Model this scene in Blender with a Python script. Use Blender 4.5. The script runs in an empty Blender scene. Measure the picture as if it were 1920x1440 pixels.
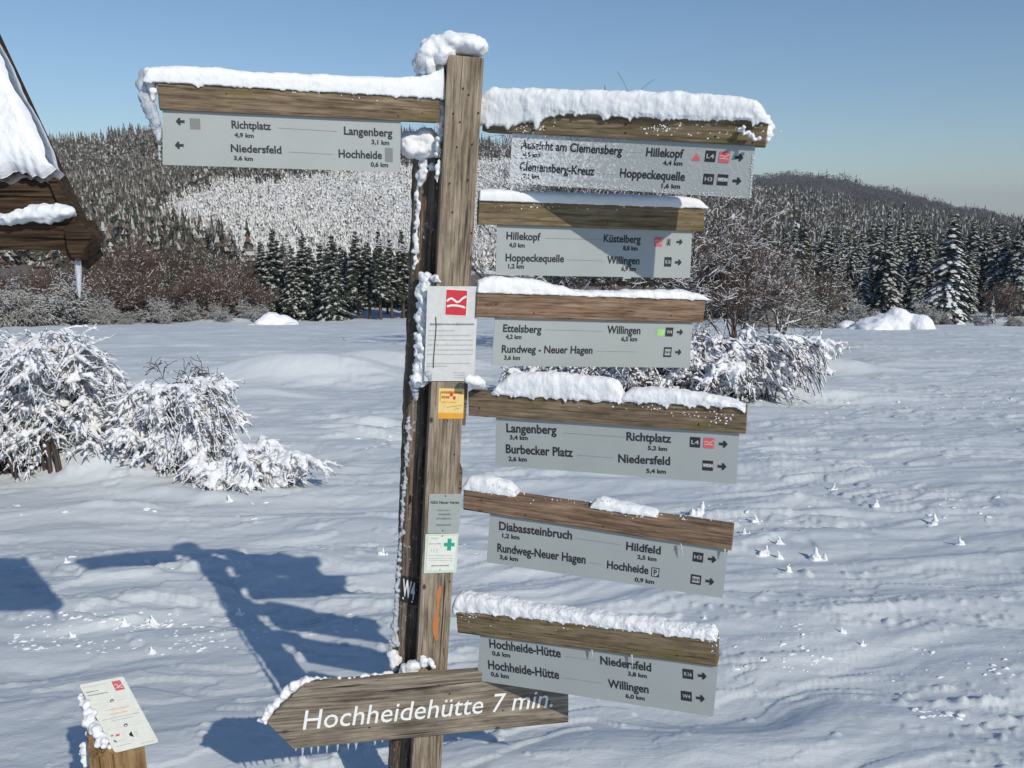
import bpy, math, random
import numpy as np
from mathutils import Vector, Matrix
from mathutils import noise as mnoise

# ------------------------------------------------------------------ camera, world, sun, exposure
PITCH = 11.86
FPX = 1500.0
CAM = Vector((0, 0, 1.75))
sc = bpy.context.scene
cd = bpy.data.cameras.new('camera')
cam = bpy.data.objects.new('camera', cd)
sc.collection.objects.link(cam)
cam.location = CAM
cam.rotation_euler = (math.radians(90 - PITCH), 0, 0)
cd.sensor_width = 36.0
cd.lens = 36.0 * FPX / 1920.0
cd.clip_start = 0.05
cd.clip_end = 20000
sc.camera = cam

SUN_TO = Vector((0.587, -0.868, 0.727)).normalized()      # towards the sun
SUN_EL = math.asin(SUN_TO.z)
SUN_AZ = math.atan2(SUN_TO.x, SUN_TO.y)
world = bpy.data.worlds.new('World')
sc.world = world
world.use_nodes = True
wn = world.node_tree
wn.nodes.clear()
w_out = wn.nodes.new('ShaderNodeOutputWorld')
w_bg = wn.nodes.new('ShaderNodeBackground')
w_sky = wn.nodes.new('ShaderNodeTexSky')
w_sky.sky_type = 'NISHITA'
w_sky.sun_disc = False
w_sky.sun_elevation = SUN_EL
w_sky.sun_rotation = SUN_AZ
w_sky.altitude = 3000
w_sky.air_density = 1.6
w_sky.dust_density = 2.0
w_sky.ozone_density = 5.0
w_bg.inputs['Strength'].default_value = 0.098
wn.links.new(w_sky.outputs[0], w_bg.inputs['Color'])
wn.links.new(w_bg.outputs[0], w_out.inputs['Surface'])

sd = bpy.data.lights.new('sun', 'SUN')
sd.energy = 3.2
sd.angle = math.radians(0.5)
sd.color = (1.0, 0.93, 0.81)
sun = bpy.data.objects.new('sun', sd)
sc.collection.objects.link(sun)
sun.rotation_euler = SUN_TO.to_track_quat('Z', 'Y').to_euler()
sun.location = SUN_TO * 50

sc.view_settings.view_transform = 'Standard'
sc.view_settings.look = 'None'
sc.view_settings.exposure = 0.0
sc.view_settings.gamma = 1.0
sc.view_settings.use_curve_mapping = False
sc.cycles.max_bounces = 6
sc.cycles.diffuse_bounces = 2
sc.cycles.transparent_max_bounces = 8

rng = np.random.default_rng(7)
random.seed(11)
COL = sc.collection

# ------------------------------------------------------------------ photograph pixel -> place in the world
CP, SP = math.cos(math.radians(PITCH)), math.sin(math.radians(PITCH))
def RAY(px, py):
    x, v = (px - 960) / FPX, (py - 720) / FPX
    return Vector((x, CP - v * SP, -SP - v * CP))
def U(px, py, depth):
    return CAM + RAY(px, py) * depth
def atdist(px, py, dist):
    d = RAY(px, py)
    return CAM + d * (dist / math.hypot(d.x, d.y))

# ------------------------------------------------------------------ numpy noise
def _hash(ix, iy, seed):
    h = (ix.astype(np.int64) * 374761393 + iy.astype(np.int64) * 668265263 + seed * 1274126177) & 0xFFFFFFFF
    h = ((h ^ (h >> 13)) * 1274126177) & 0xFFFFFFFF
    h = h ^ (h >> 16)
    return h & 0xFFFFFFFF
def pn(x, y, seed=0):
    x = np.asarray(x, float); y = np.asarray(y, float)
    xi = np.floor(x); yi = np.floor(y)
    xf = x - xi; yf = y - yi
    u = xf * xf * xf * (xf * (xf * 6 - 15) + 10); v = yf * yf * yf * (yf * (yf * 6 - 15) + 10)
    def g(dx, dy):
        a = _hash(xi + dx, yi + dy, seed) * (2 * math.pi / 4294967296.0)
        return np.cos(a) * (xf - dx) + np.sin(a) * (yf - dy)
    a = g(0, 0); b = g(1, 0); c = g(0, 1); d = g(1, 1)
    return 1.41 * ((a * (1 - u) + b * u) * (1 - v) + (c * (1 - u) + d * u) * v)
def fbm(x, y, seed=0, oct=4, gain=.5):
    s = 0; a = 1
    for i in range(oct):
        s = s + a * pn(x * 2 ** i, y * 2 ** i, seed + i * 17); a *= gain
    return s
def sstep(a, b, x):
    t = np.clip((x - a) / (b - a), 0, 1)
    return t * t * (3 - 2 * t)

# ------------------------------------------------------------------ materials
def newmat(name):
    m = bpy.data.materials.new(name); m.use_nodes = True
    nt = m.node_tree
    return m, nt, nt.nodes['Principled BSDF']
def N(nt, typ, **kw):
    n = nt.nodes.new(typ)
    for k, v in kw.items(): setattr(n, k, v)
    return n
def ramp(nt, fac, stops):
    r = N(nt, 'ShaderNodeValToRGB')
    e = r.color_ramp.elements
    while len(e) < len(stops): e.new(0.5)
    for i, (p, c) in enumerate(stops):
        e[i].position = p; e[i].color = (*c, 1) if len(c) == 3 else c
    nt.links.new(fac, r.inputs['Fac'])
    return r.outputs['Color']
def objcoord(nt, scale=(1, 1, 1), kind='Object'):
    tc = N(nt, 'ShaderNodeTexCoord'); mp = N(nt, 'ShaderNodeMapping')
    mp.inputs['Scale'].default_value = scale
    nt.links.new(tc.outputs[kind], mp.inputs['Vector'])
    return mp.outputs['Vector']
def noise_tex(nt, vec, scale, detail=4, rough=.55, dist=0.0):
    n = N(nt, 'ShaderNodeTexNoise')
    n.inputs['Scale'].default_value = scale; n.inputs['Detail'].default_value = detail
    n.inputs['Roughness'].default_value = rough; n.inputs['Distortion'].default_value = dist
    nt.links.new(vec, n.inputs['Vector'])
    return n.outputs['Fac']
def bump(nt, bsdf, h, strength, dist):
    b = N(nt, 'ShaderNodeBump')
    b.inputs['Strength'].default_value = strength; b.inputs['Distance'].default_value = dist
    nt.links.new(h, b.inputs['Height']); nt.links.new(b.outputs[0], bsdf.inputs['Normal'])
    return b
def plain(name, col, rough=.6, metal=0.0, spec=.5):
    m, nt, b = newmat(name)
    b.inputs['Base Color'].default_value = (*col, 1); b.inputs['Roughness'].default_value = rough
    b.inputs['Metallic'].default_value = metal
    b.inputs['Specular IOR Level'].default_value = spec
    v = objcoord(nt)
    f = noise_tex(nt, v, 60, 3)
    c = ramp(nt, f, [(0.3, tuple(x * .93 for x in col)), (0.7, tuple(min(1, x * 1.04) for x in col))])
    nt.links.new(c, b.inputs['Base Color'])
    return m
def mixc(nt, fac, a, b_):
    mx = N(nt, 'ShaderNodeMix', data_type='RGBA')
    nt.links.new(fac, mx.inputs[0])
    for s, v in ((mx.inputs[6], a), (mx.inputs[7], b_)):
        if isinstance(v, tuple): s.default_value = (*v, 1)
        else: nt.links.new(v, s)
    return mx.outputs[2]

def snow_mat(name, col, coarse, fine, s1=.5, d1=.01, s2=.4, rough=.75, sss=0.0):
    m, nt, b = newmat(name)
    v = objcoord(nt)
    f1 = noise_tex(nt, v, coarse, 6, .65)
    f2 = noise_tex(nt, v, fine, 3, .6)
    mul = N(nt, 'ShaderNodeMath', operation='MULTIPLY_ADD')
    nt.links.new(f2, mul.inputs[0]); mul.inputs[1].default_value = s2; nt.links.new(f1, mul.inputs[2])
    bump(nt, b, mul.outputs[0], s1, d1)
    c = ramp(nt, f1, [(0.3, tuple(x * .97 for x in col)), (0.7, col)])
    nt.links.new(c, b.inputs['Base Color'])
    b.inputs['Roughness'].default_value = rough
    b.inputs['Specular IOR Level'].default_value = .3
    if sss:
        b.inputs['Subsurface Weight'].default_value = sss
        b.inputs['Subsurface Radius'].default_value = (.02, .025, .03)
        b.inputs['Subsurface Scale'].default_value = .3
    return m
M = {}
M['snow'] = snow_mat('snow', (.87, .885, .90), 80, 500, .35, .008, .5, sss=.15)
M['snow_smooth'] = snow_mat('snow_smooth', (.87, .885, .91), 14, 120, .3, .02, .3)
M['snow_bush'] = snow_mat('snow_bush', (.86, .875, .9), 18, 90, .6, .03, .4)
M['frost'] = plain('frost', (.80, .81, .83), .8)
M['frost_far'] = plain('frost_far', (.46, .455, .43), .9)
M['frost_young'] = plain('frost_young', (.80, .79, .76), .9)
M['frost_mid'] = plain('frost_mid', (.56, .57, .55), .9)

# the snow field: grain and wind relief that fades with size of the mesh
m, nt, b = newmat('field_snow')
v = objcoord(nt, (1, 1.9, 1))
f1 = noise_tex(nt, v, 5.0, 8, .62, .4)
f2 = noise_tex(nt, objcoord(nt, (1, 2.0, 1)), 45, 4, .7)
ml = N(nt, 'ShaderNodeMath', operation='MULTIPLY_ADD')
nt.links.new(f2, ml.inputs[0]); ml.inputs[1].default_value = .16; nt.links.new(f1, ml.inputs[2])
bump(nt, b, ml.outputs[0], .30, .05)
fl = noise_tex(nt, objcoord(nt, (.5, 1, 1)), .35, 4, .6)
nt.links.new(ramp(nt, fl, [(.35, (.55, .595, .625)), (.65, (.66, .70, .72))]), b.inputs['Base Color'])
b.inputs['Roughness'].default_value = .7
b.inputs['Specular IOR Level'].default_value = .25
M['field_snow'] = m

m, nt, b = newmat('ice')
v = objcoord(nt)
f = noise_tex(nt, v, 90, 5, .6)
bump(nt, b, f, .8, .006)
c = ramp(nt, f, [(.35, (.62, .68, .76)), (.65, (.86, .89, .93))])
nt.links.new(c, b.inputs['Base Color'])
b.inputs['Roughness'].default_value = .28
b.inputs['Transmission Weight'].default_value = .45
b.inputs['IOR'].default_value = 1.31
M['ice'] = m

def wood(name, dark, mid, light, axis='x', moss=None, moss_amt=.0, fine=120, knots=True, frost=0.0, rel=.35):
    m, nt, b = newmat(name)
    st = {'x': (.06, 1, 1), 'z': (1, 1, .06)}[axis]
    v = objcoord(nt, st)
    oi = N(nt, 'ShaderNodeObjectInfo')
    va = N(nt, 'ShaderNodeVectorMath', operation='ADD'); vs = N(nt, 'ShaderNodeVectorMath', operation='SCALE')
    cmb = N(nt, 'ShaderNodeCombineXYZ')
    nt.links.new(oi.outputs['Random'], cmb.inputs[0]); nt.links.new(oi.outputs['Random'], cmb.inputs[1]); nt.links.new(oi.outputs['Random'], cmb.inputs[2])
    nt.links.new(cmb.outputs[0], vs.inputs[0]); vs.inputs['Scale'].default_value = 37.0
    nt.links.new(v, va.inputs[0]); nt.links.new(vs.outputs[0], va.inputs[1])
    v2 = va.outputs[0]
    g = noise_tex(nt, v2, fine, 7, .7, 1.2)               # fine grain
    w = N(nt, 'ShaderNodeTexWave'); w.bands_direction = 'Z' if axis == 'x' else 'X'
    w.inputs['Scale'].default_value = 24; w.inputs['Distortion'].default_value = 14; w.inputs['Detail'].default_value = 3
    w.inputs['Detail Scale'].default_value = 1.3
    nt.links.new(v2, w.inputs['Vector'])
    mixf = N(nt, 'ShaderNodeMath', operation='MULTIPLY_ADD')
    nt.links.new(w.outputs['Fac'], mixf.inputs[0]); mixf.inputs[1].default_value = .10
    gm = N(nt, 'ShaderNodeMath', operation='MULTIPLY'); nt.links.new(g, gm.inputs[0]); gm.inputs[1].default_value = .95
    nt.links.new(gm.outputs[0], mixf.inputs[2])
    c = ramp(nt, mixf.outputs[0], [(.36, dark), (.50, mid), (.70, light)])
    big = noise_tex(nt, objcoord(nt, (.22, 1, 1) if axis == 'x' else (1, 1, .22)), 26, 4, .65)
    cb = ramp(nt, big, [(.32, (.55, .53, .50)), (.5, (.95, .93, .9)), (.68, (1.3, 1.28, 1.24))])
    mm = N(nt, 'ShaderNodeMix', data_type='RGBA', blend_type='MULTIPLY'); mm.inputs[0].default_value = 1
    nt.links.new(c, mm.inputs[6]); nt.links.new(cb, mm.inputs[7]); c = mm.outputs[2]
    if moss:
        mf = noise_tex(nt, objcoord(nt, (.5, 1, 1)), 17, 5, .65)
        k = ramp(nt, mf, [(.62 - moss_amt, (0, 0, 0)), (.78 - moss_amt, (.8, .8, .8))])
        c = mixc(nt, k, c, moss)
    # cracks along the grain
    cr = noise_tex(nt, objcoord(nt, (.02, 1, 1) if axis == 'x' else (1, 1, .02)), 70, 3, .5, .4)
    kc = ramp(nt, cr, [(.33, (1, 1, 1)), (.37, (0, 0, 0))])
    c = mixc(nt, kc, c, tuple(x * .35 for x in dark))
    if knots:
        vo = N(nt, 'ShaderNodeTexVoronoi'); vo.inputs['Scale'].default_value = 9
        nt.links.new(objcoord(nt, (1, .01, 1.6) if axis == 'x' else (1.6, .01, 1)), vo.inputs['Vector'])
        kk = ramp(nt, vo.outputs['Distance'], [(.04, (1, 1, 1)), (.11, (0, 0, 0))])
        c = mixc(nt, kk, c, tuple(x * .55 for x in dark))
    if frost:
        ff = noise_tex(nt, objcoord(nt), 55, 6, .75)
        kf = ramp(nt, ff, [(.62 - frost, (0, 0, 0)), (.7 - frost, (1, 1, 1))])
        c = mixc(nt, kf, c, (.58, .585, .6))
    nt.links.new(c, b.inputs['Base Color'])
    b.inputs['Roughness'].default_value = .85
    b.inputs['Specular IOR Level'].default_value = .2
    bump(nt, b, mixf.outputs[0], .8, .004 * rel * 3)
    return m
M['beam_brown'] = wood('beam_brown', (.08, .057, .038), (.185, .138, .092), (.29, .228, .16), 'x', (.17, .14, .05), .06)
M['beam_red'] = wood('beam_red', (.10, .062, .042), (.23, .15, .102), (.34, .25, .18), 'x')
M['beam_green'] = wood('beam_green', (.085, .064, .038), (.19, .145, .088), (.29, .23, .15), 'x', (.16, .14, .055), .08)
M['post_wood'] = wood('post_wood', (.11, .086, .063), (.27, .22, .165), (.42, .36, .28), 'z', (.20, .18, .125), .06, fine=95)
M['plank_grey'] = wood('plank_grey', (.10, .083, .066), (.23, .195, .155), (.34, .30, .245), 'x', None, 0, fine=70)
M['plaque_wood'] = wood('plaque_wood', (.11, .062, .028), (.25, .155, .072), (.35, .235, .125), 'z', fine=60)
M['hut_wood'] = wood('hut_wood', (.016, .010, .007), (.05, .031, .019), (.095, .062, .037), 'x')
M['bark'] = wood('bark', (.07, .048, .035), (.17, .125, .095), (.31, .26, .22), 'z', None, 0, fine=45, knots=False, frost=.03, rel=1.6)

def panel_mat(name, col, rime):
    m, nt, b = newmat(name)
    v = objcoord(nt)
    f = noise_tex(nt, v, 8, 3)
    c = ramp(nt, f, [(.3, tuple(x * .93 for x in col)), (.7, col)])
    if rime:
        # frost stuck on the metal, thickest towards the left end and the lower edge
        sep = N(nt, 'ShaderNodeSeparateXYZ'); nt.links.new(v, sep.inputs[0])
        mr = N(nt, 'ShaderNodeMapRange'); nt.links.new(sep.outputs[0], mr.inputs[0])
        mr.inputs[1].default_value = .08; mr.inputs[2].default_value = .5; mr.inputs[3].default_value = .22; mr.inputs[4].default_value = -.06
        ff = noise_tex(nt, v, 130, 5, .75)
        ad = N(nt, 'ShaderNodeMath', operation='ADD'); nt.links.new(ff, ad.inputs[0]); nt.links.new(mr.outputs[0], ad.inputs[1])
        k = ramp(nt, ad.outputs[0], [(.56, (0, 0, 0)), (.7, (1, 1, 1))])
        c = mixc(nt, k, c, (.78, .79, .8))
        bump(nt, b, ad.outputs[0], .6, .004)
    nt.links.new(c, b.inputs['Base Color'])
    b.inputs['Roughness'].default_value = .45
    return m
M['panel'] = panel_mat('panel', (.40, .43, .415), False)
M['panel_rimed'] = panel_mat('panel_rimed', (.41, .44, .43), True)
M['ink'] = plain('ink', (.022, .025, .03), .6)
M['ink_soft'] = plain('ink_soft', (.20, .21, .215), .7)
M['patch_grey'] = plain('patch_grey', (.21, .22, .22), .6)
M['symbol_grey'] = plain('symbol_grey', (.45, .46, .46), .6)
M['red'] = plain('red', (.62, .035, .05), .5)
M['red_faded'] = plain('red_faded', (.66, .13, .14), .6)
M['pink'] = plain('pink', (.80, .42, .42), .6)
M['white_print'] = plain('white_print', (.82, .82, .80), .5)
M['lettering_white'] = plain('lettering_white', (.86, .86, .84), .5)
M['paper'] = plain('paper', (.68, .68, .66), .4)
M['print_grey'] = plain('print_grey', (.26, .26, .26), .7)
M['print_pale'] = plain('print_pale', (.48, .49, .48), .7)
M['yellow'] = plain('yellow', (.85, .62, .24), .5)
M['orange'] = plain('orange', (.82, .38, .04), .5)
M['orange_text'] = plain('orange_text', (.55, .20, .04), .6)
M['orange_pale'] = plain('orange_pale', (.78, .42, .24), .6)
M['green_cross'] = plain('green_cross', (.03, .36, .24), .5)
M['green_pale'] = plain('green_pale', (.62, .72, .60), .5)
M['green_light'] = plain('green_light', (.36, .66, .22), .5)
M['plate_grey'] = plain('plate_grey', (.37, .41, .38), .45)
M['plate_white'] = plain('plate_white', (.78, .80, .72), .4)
M['steel'] = plain('steel', (.45, .45, .46), .35, .8)
M['dark_metal'] = plain('dark_metal', (.05, .05, .055), .45, .5)
M['paint_orange'] = plain('paint_orange', (.50, .19, .07), .8)
M['nail'] = plain('nail', (.05, .03, .02), .7, .3)

M['needles'] = plain('needles', (.042, .050, .032), .9)
M['needles_dark'] = plain('needles_dark', (.018, .024, .014), .95)
M['trunk'] = plain('trunk', (.085, .06, .045), .9)
M['twig'] = plain('twig', (.075, .052, .042), .9)
M['twig_brown'] = plain('twig_brown', (.125, .075, .055), .9)
M['twig_olive'] = plain('twig_olive', (.085, .068, .035), .9)
M['forest_brown'] = plain('forest_brown', (.078, .058, .055), .95)
M['forest_tan'] = plain('forest_tan', (.19, .165, .135), .95)
M['hill_floor'] = plain('hill_floor', (.16, .14, .125), .95)
M['hill_snow'] = snow_mat('hill_snow', (.80, .81, .82), .6, 3, .3, .3, .3)
M['hill_brown'] = plain('hill_brown', (.07, .052, .05), .95)
M['hill_haze_blue'] = plain('hill_haze_blue', (.16, .22, .30), .95)  # blue of the distance haze painted into the hill's base colour

# ------------------------------------------------------------------ object helpers
def props(o, label=None, category=None, group=None, kind=None):
    if label: o['label'] = label
    if category: o['category'] = category
    if group: o['group'] = group
    if kind: o['kind'] = kind
    return o
def wmat(o):
    m_ = o.matrix_basis.copy()
    while o.parent is not None:
        o = o.parent; m_ = o.matrix_basis @ m_
    return m_
def link(name, me, mats, parent=None, mw=None, smooth=False):
    o = bpy.data.objects.new(name, me)
    for mt in mats: me.materials.append(M[mt] if isinstance(mt, str) else mt)
    COL.objects.link(o)
    if parent is not None:
        o.parent = parent
        if mw is not None:
            o.matrix_local = wmat(parent).inverted() @ mw
    elif mw is not None:
        o.matrix_basis = mw
    if smooth:
        me.polygons.foreach_set('use_smooth', np.ones(len(me.polygons), bool))
    me.update()
    return o
def thing(name, label, category, loc=(0, 0, 0), rz=0.0, group=None):
    o = bpy.data.objects.new(name, None)
    o.empty_display_size = .1
    o.matrix_basis = Matrix.Translation(loc) @ Matrix.Rotation(rz, 4, 'Z')
    COL.objects.link(o)
    return props(o, label, category, group)
def me_np(name, V, F, mi=None):
    """V (n,3); F a (k,m) array of equal polygons"""
    me = bpy.data.meshes.new(name)
    V = np.ascontiguousarray(V, dtype=np.float32); F = np.ascontiguousarray(F, dtype=np.int32)
    me.vertices.add(len(V)); me.vertices.foreach_set('co', V.ravel())
    k, m = F.shape
    me.loops.add(k * m); me.loops.foreach_set('vertex_index', F.ravel())
    me.polygons.add(k); me.polygons.foreach_set('loop_start', np.arange(0, k * m, m, dtype=np.int32))
    me.polygons.foreach_set('loop_total', np.full(k, m, dtype=np.int32))
    if mi is not None: me.polygons.foreach_set('material_index', np.asarray(mi, dtype=np.int32))
    me.update(calc_edges=True)
    return me
def me_py(name, V, F, mi=None):
    me = bpy.data.meshes.new(name); me.from_pydata([tuple(v) for v in V], [], F)
    if mi is not None: me.polygons.foreach_set('material_index', mi)
    me.update(); return me

def box_me(name, x0, x1, y0, y1, z0, z1, bev=0.0, jit=0.0):
    import bmesh
    bm = bmesh.new()
    vs = [bm.verts.new((x, y, z)) for x in (x0, x1) for y in (y0, y1) for z in (z0, z1)]
    for f in ((0, 1, 3, 2), (4, 6, 7, 5), (0, 4, 5, 1), (2, 3, 7, 6), (0, 2, 6, 4), (1, 5, 7, 3)):
        bm.faces.new([vs[i] for i in f])
    if jit:
        ax = max(range(3), key=lambda a: (x1 - x0, y1 - y0, z1 - z0)[a])
        long_e = [e for e in bm.edges if abs(e.verts[0].co[ax] - e.verts[1].co[ax]) > 1e-5]
        bmesh.ops.subdivide_edges(bm, edges=long_e, cuts=22, use_grid_fill=True)
        for v in bm.verts:
            n = mnoise.noise_vector(Vector(v.co) * 9 + Vector((x1 * 31, z1 * 17, y0 * 5)))
            d = n * jit; d[ax] *= .3; v.co += d
    if bev:
        es = [e for e in bm.edges if len(e.link_faces) == 2 and e.calc_face_angle(0) > 1.0]
        bmesh.ops.bevel(bm, geom=es, offset=bev, segments=2, profile=.6, affect='EDGES')
    bmesh.ops.recalc_face_normals(bm, faces=bm.faces)
    me = bpy.data.meshes.new(name); bm.to_mesh(me); bm.free(); return me
def prism_me(name, poly, y0, y1, bev=0.0):
    """outline in local x,z extruded along local y (y0 = towards the viewer)"""
    import bmesh
    bm = bmesh.new()
    a = [bm.verts.new((p[0], y0, p[1])) for p in poly]; c = [bm.verts.new((p[0], y1, p[1])) for p in poly]
    n = len(poly)
    bm.faces.new(a); bm.faces.new(c[::-1])
    for i in range(n): bm.faces.new((a[i], c[i], c[(i + 1) % n], a[(i + 1) % n]))
    bmesh.ops.recalc_face_normals(bm, faces=bm.faces)
    if bev:
        es = [e for e in bm.edges if e.calc_face_angle(0) > .6]
        bmesh.ops.bevel(bm, geom=es, offset=bev, segments=1, affect='EDGES')
    me = bpy.data.meshes.new(name); bm.to_mesh(me); bm.free(); return me

def seg_prisms(P0, P1, R0, R1, n=3):
    P0 = np.asarray(P0, float); P1 = np.asarray(P1, float)
    R0 = np.asarray(R0, float); R1 = np.asarray(R1, float)
    d = P1 - P0; L = np.linalg.norm(d, axis=1, keepdims=True) + 1e-9; d = d / L
    ref = np.where(np.abs(d[:, 2:3]) > .9, np.array([[1., 0, 0]]), np.array([[0, 0, 1.]]))
    a = np.cross(d, ref); a /= np.linalg.norm(a, axis=1, keepdims=True) + 1e-9
    b_ = np.cross(d, a)
    V = []
    for i in range(n):
        t = 2 * math.pi * i / n + .5
        o = a * math.cos(t) + b_ * math.sin(t)
        V.append(P0 + o * R0[:, None]); V.append(P1 + o * R1[:, None])
    k = len(P0)
    V = np.stack(V, 1).reshape(-1, 3)
    base = (np.arange(k) * 2 * n)[:, None]
    F = []
    for i in range(n):
        j = (i + 1) % n
        F.append(base + np.array([[2 * i, 2 * j, 2 * j + 1, 2 * i + 1]]))
    return V, np.concatenate(F, 0)
def join(parts):
    Vs, Fs, Ms, o = [], [], [], 0
    for V, F, mi in parts:
        Vs.append(V); Fs.append(F + o); Ms.append(np.full(len(F), mi) if np.isscalar(mi) else mi); o += len(V)
    return np.concatenate(Vs), np.concatenate(Fs), np.concatenate(Ms)

# lumps of snow: spheres merged with a voxel remesh, then roughened
_ico = {}
def ico(sub):
    if sub not in _ico:
        import bmesh
        bm = bmesh.new(); bmesh.ops.create_icosphere(bm, subdivisions=sub, radius=1)
        bm.verts.ensure_lookup_table()
        _ico[sub] = (np.array([v.co[:] for v in bm.verts]), np.array([[v.index for v in f.verts] for f in bm.faces]))
        bm.free()
    return _ico[sub]
def blob_me(name, blobs, voxel, amp=0.0, freq=20, smooth_it=2, sub=2):
    """blobs: (centre, (rx,ry,rz))"""
    iv, iff = ico(sub)
    parts = []
    for c, r in blobs:
        parts.append((iv * np.array(r)[None] + np.array(c)[None], iff, 0))
    V, F, _ = join(parts)
    me = me_np(name + '_src', V, F)
    o = bpy.data.objects.new('tmp', me); COL.objects.link(o)
    md = o.modifiers.new('r', 'REMESH'); md.mode = 'VOXEL'; md.voxel_size = voxel; md.use_smooth_shade = True
    if smooth_it:
        ms = o.modifiers.new('s', 'SMOOTH'); ms.factor = .5; ms.iterations = smooth_it
    dg = bpy.context.evaluated_depsgraph_get()
    dg.update()
    out = bpy.data.meshes.new_from_object(o.evaluated_get(dg))
    bpy.data.objects.remove(o); bpy.data.meshes.remove(me)
    out.name = name
    if amp:
        n = len(out.vertices)
        co = np.empty(n * 3, np.float32); out.vertices.foreach_get('co', co); co = co.reshape(-1, 3)
        no = np.empty(n * 3, np.float32); out.vertex_normals.foreach_get('vector', no); no = no.reshape(-1, 3)
        d = np.array([mnoise.fractal(Vector(p) * freq, 1.0, 2.2, 4) for p in co])
        co = co + no * (d * amp)[:, None]
        out.vertices.foreach_set('co', co.ravel().astype(np.float32)); out.update()
    return out

# ------------------------------------------------------------------ the ground
def px_mound(px, py, wx, wy, a): return (px, py, wx, wy, a)
def plane_pt(px, py):
    d = RAY(px, py)
    lo, hi = .5, 400.
    for i in range(60):
        t = .5 * (lo + hi); p = CAM + d * t
        if p.z < base_h(p.x, p.y): hi = t
        else: lo = t
    return CAM + d * hi
def base_h(x, y):
    y = np.asarray(y, float)
    yc = np.clip(y, -40, 80)
    h = -.115 * yc + .00014 * np.where(yc > 0, yc * yc, 0)
    return h - .02 * np.clip(y - 80, 0, 1500)
MOUNDS = []
def mound(px, py, wx, wy, a, rot=0.0):
    p = plane_pt(px, py); MOUNDS.append((p.x, p.y, wx, wy, a, rot))
mound(560, 715, 2.6, 1.0, .62); mound(700, 690, 3.0, 1.1, .45, .1); mound(430, 830, 1.3, .7, .16); mound(620, 850, 1.6, .6, .14); mound(470, 750, 1.0, .5, .16)
mound(200, 905, .50, .35, .22); mound(120, 900, 1.6, .6, .14); mound(330, 915, 1.4, .45, .12)
mound(1560, 700, 1.6, .8, .45); mound(1480, 745, 2.4, .8, .25); mound(1700, 690, 3.0, 1.5, .2)
mound(500, 600, 2.2, 1.6, .8); mound(420, 605, 3, 1.5, .35)
mound(320, 940, .35, .12, .05); mound(400, 945, .3, .1, .06); mound(230, 962, .4, .1, .05)
mound(700, 800, .5, .25, .16); mound(740, 830, .9, .3, .12); mound(650, 810, .5, .2, .08)
for q in range(9):
    mound(1400 + 60 * q + random.uniform(-15, 15), 955 + random.uniform(-12, 14), random.uniform(.22, .5), random.uniform(.06, .12), random.uniform(.02, .055))
for q in range(7):
    mound(random.uniform(850, 1500), random.uniform(880, 1000), random.uniform(.2, .5), random.uniform(.06, .15), random.uniform(.02, .05))
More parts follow.
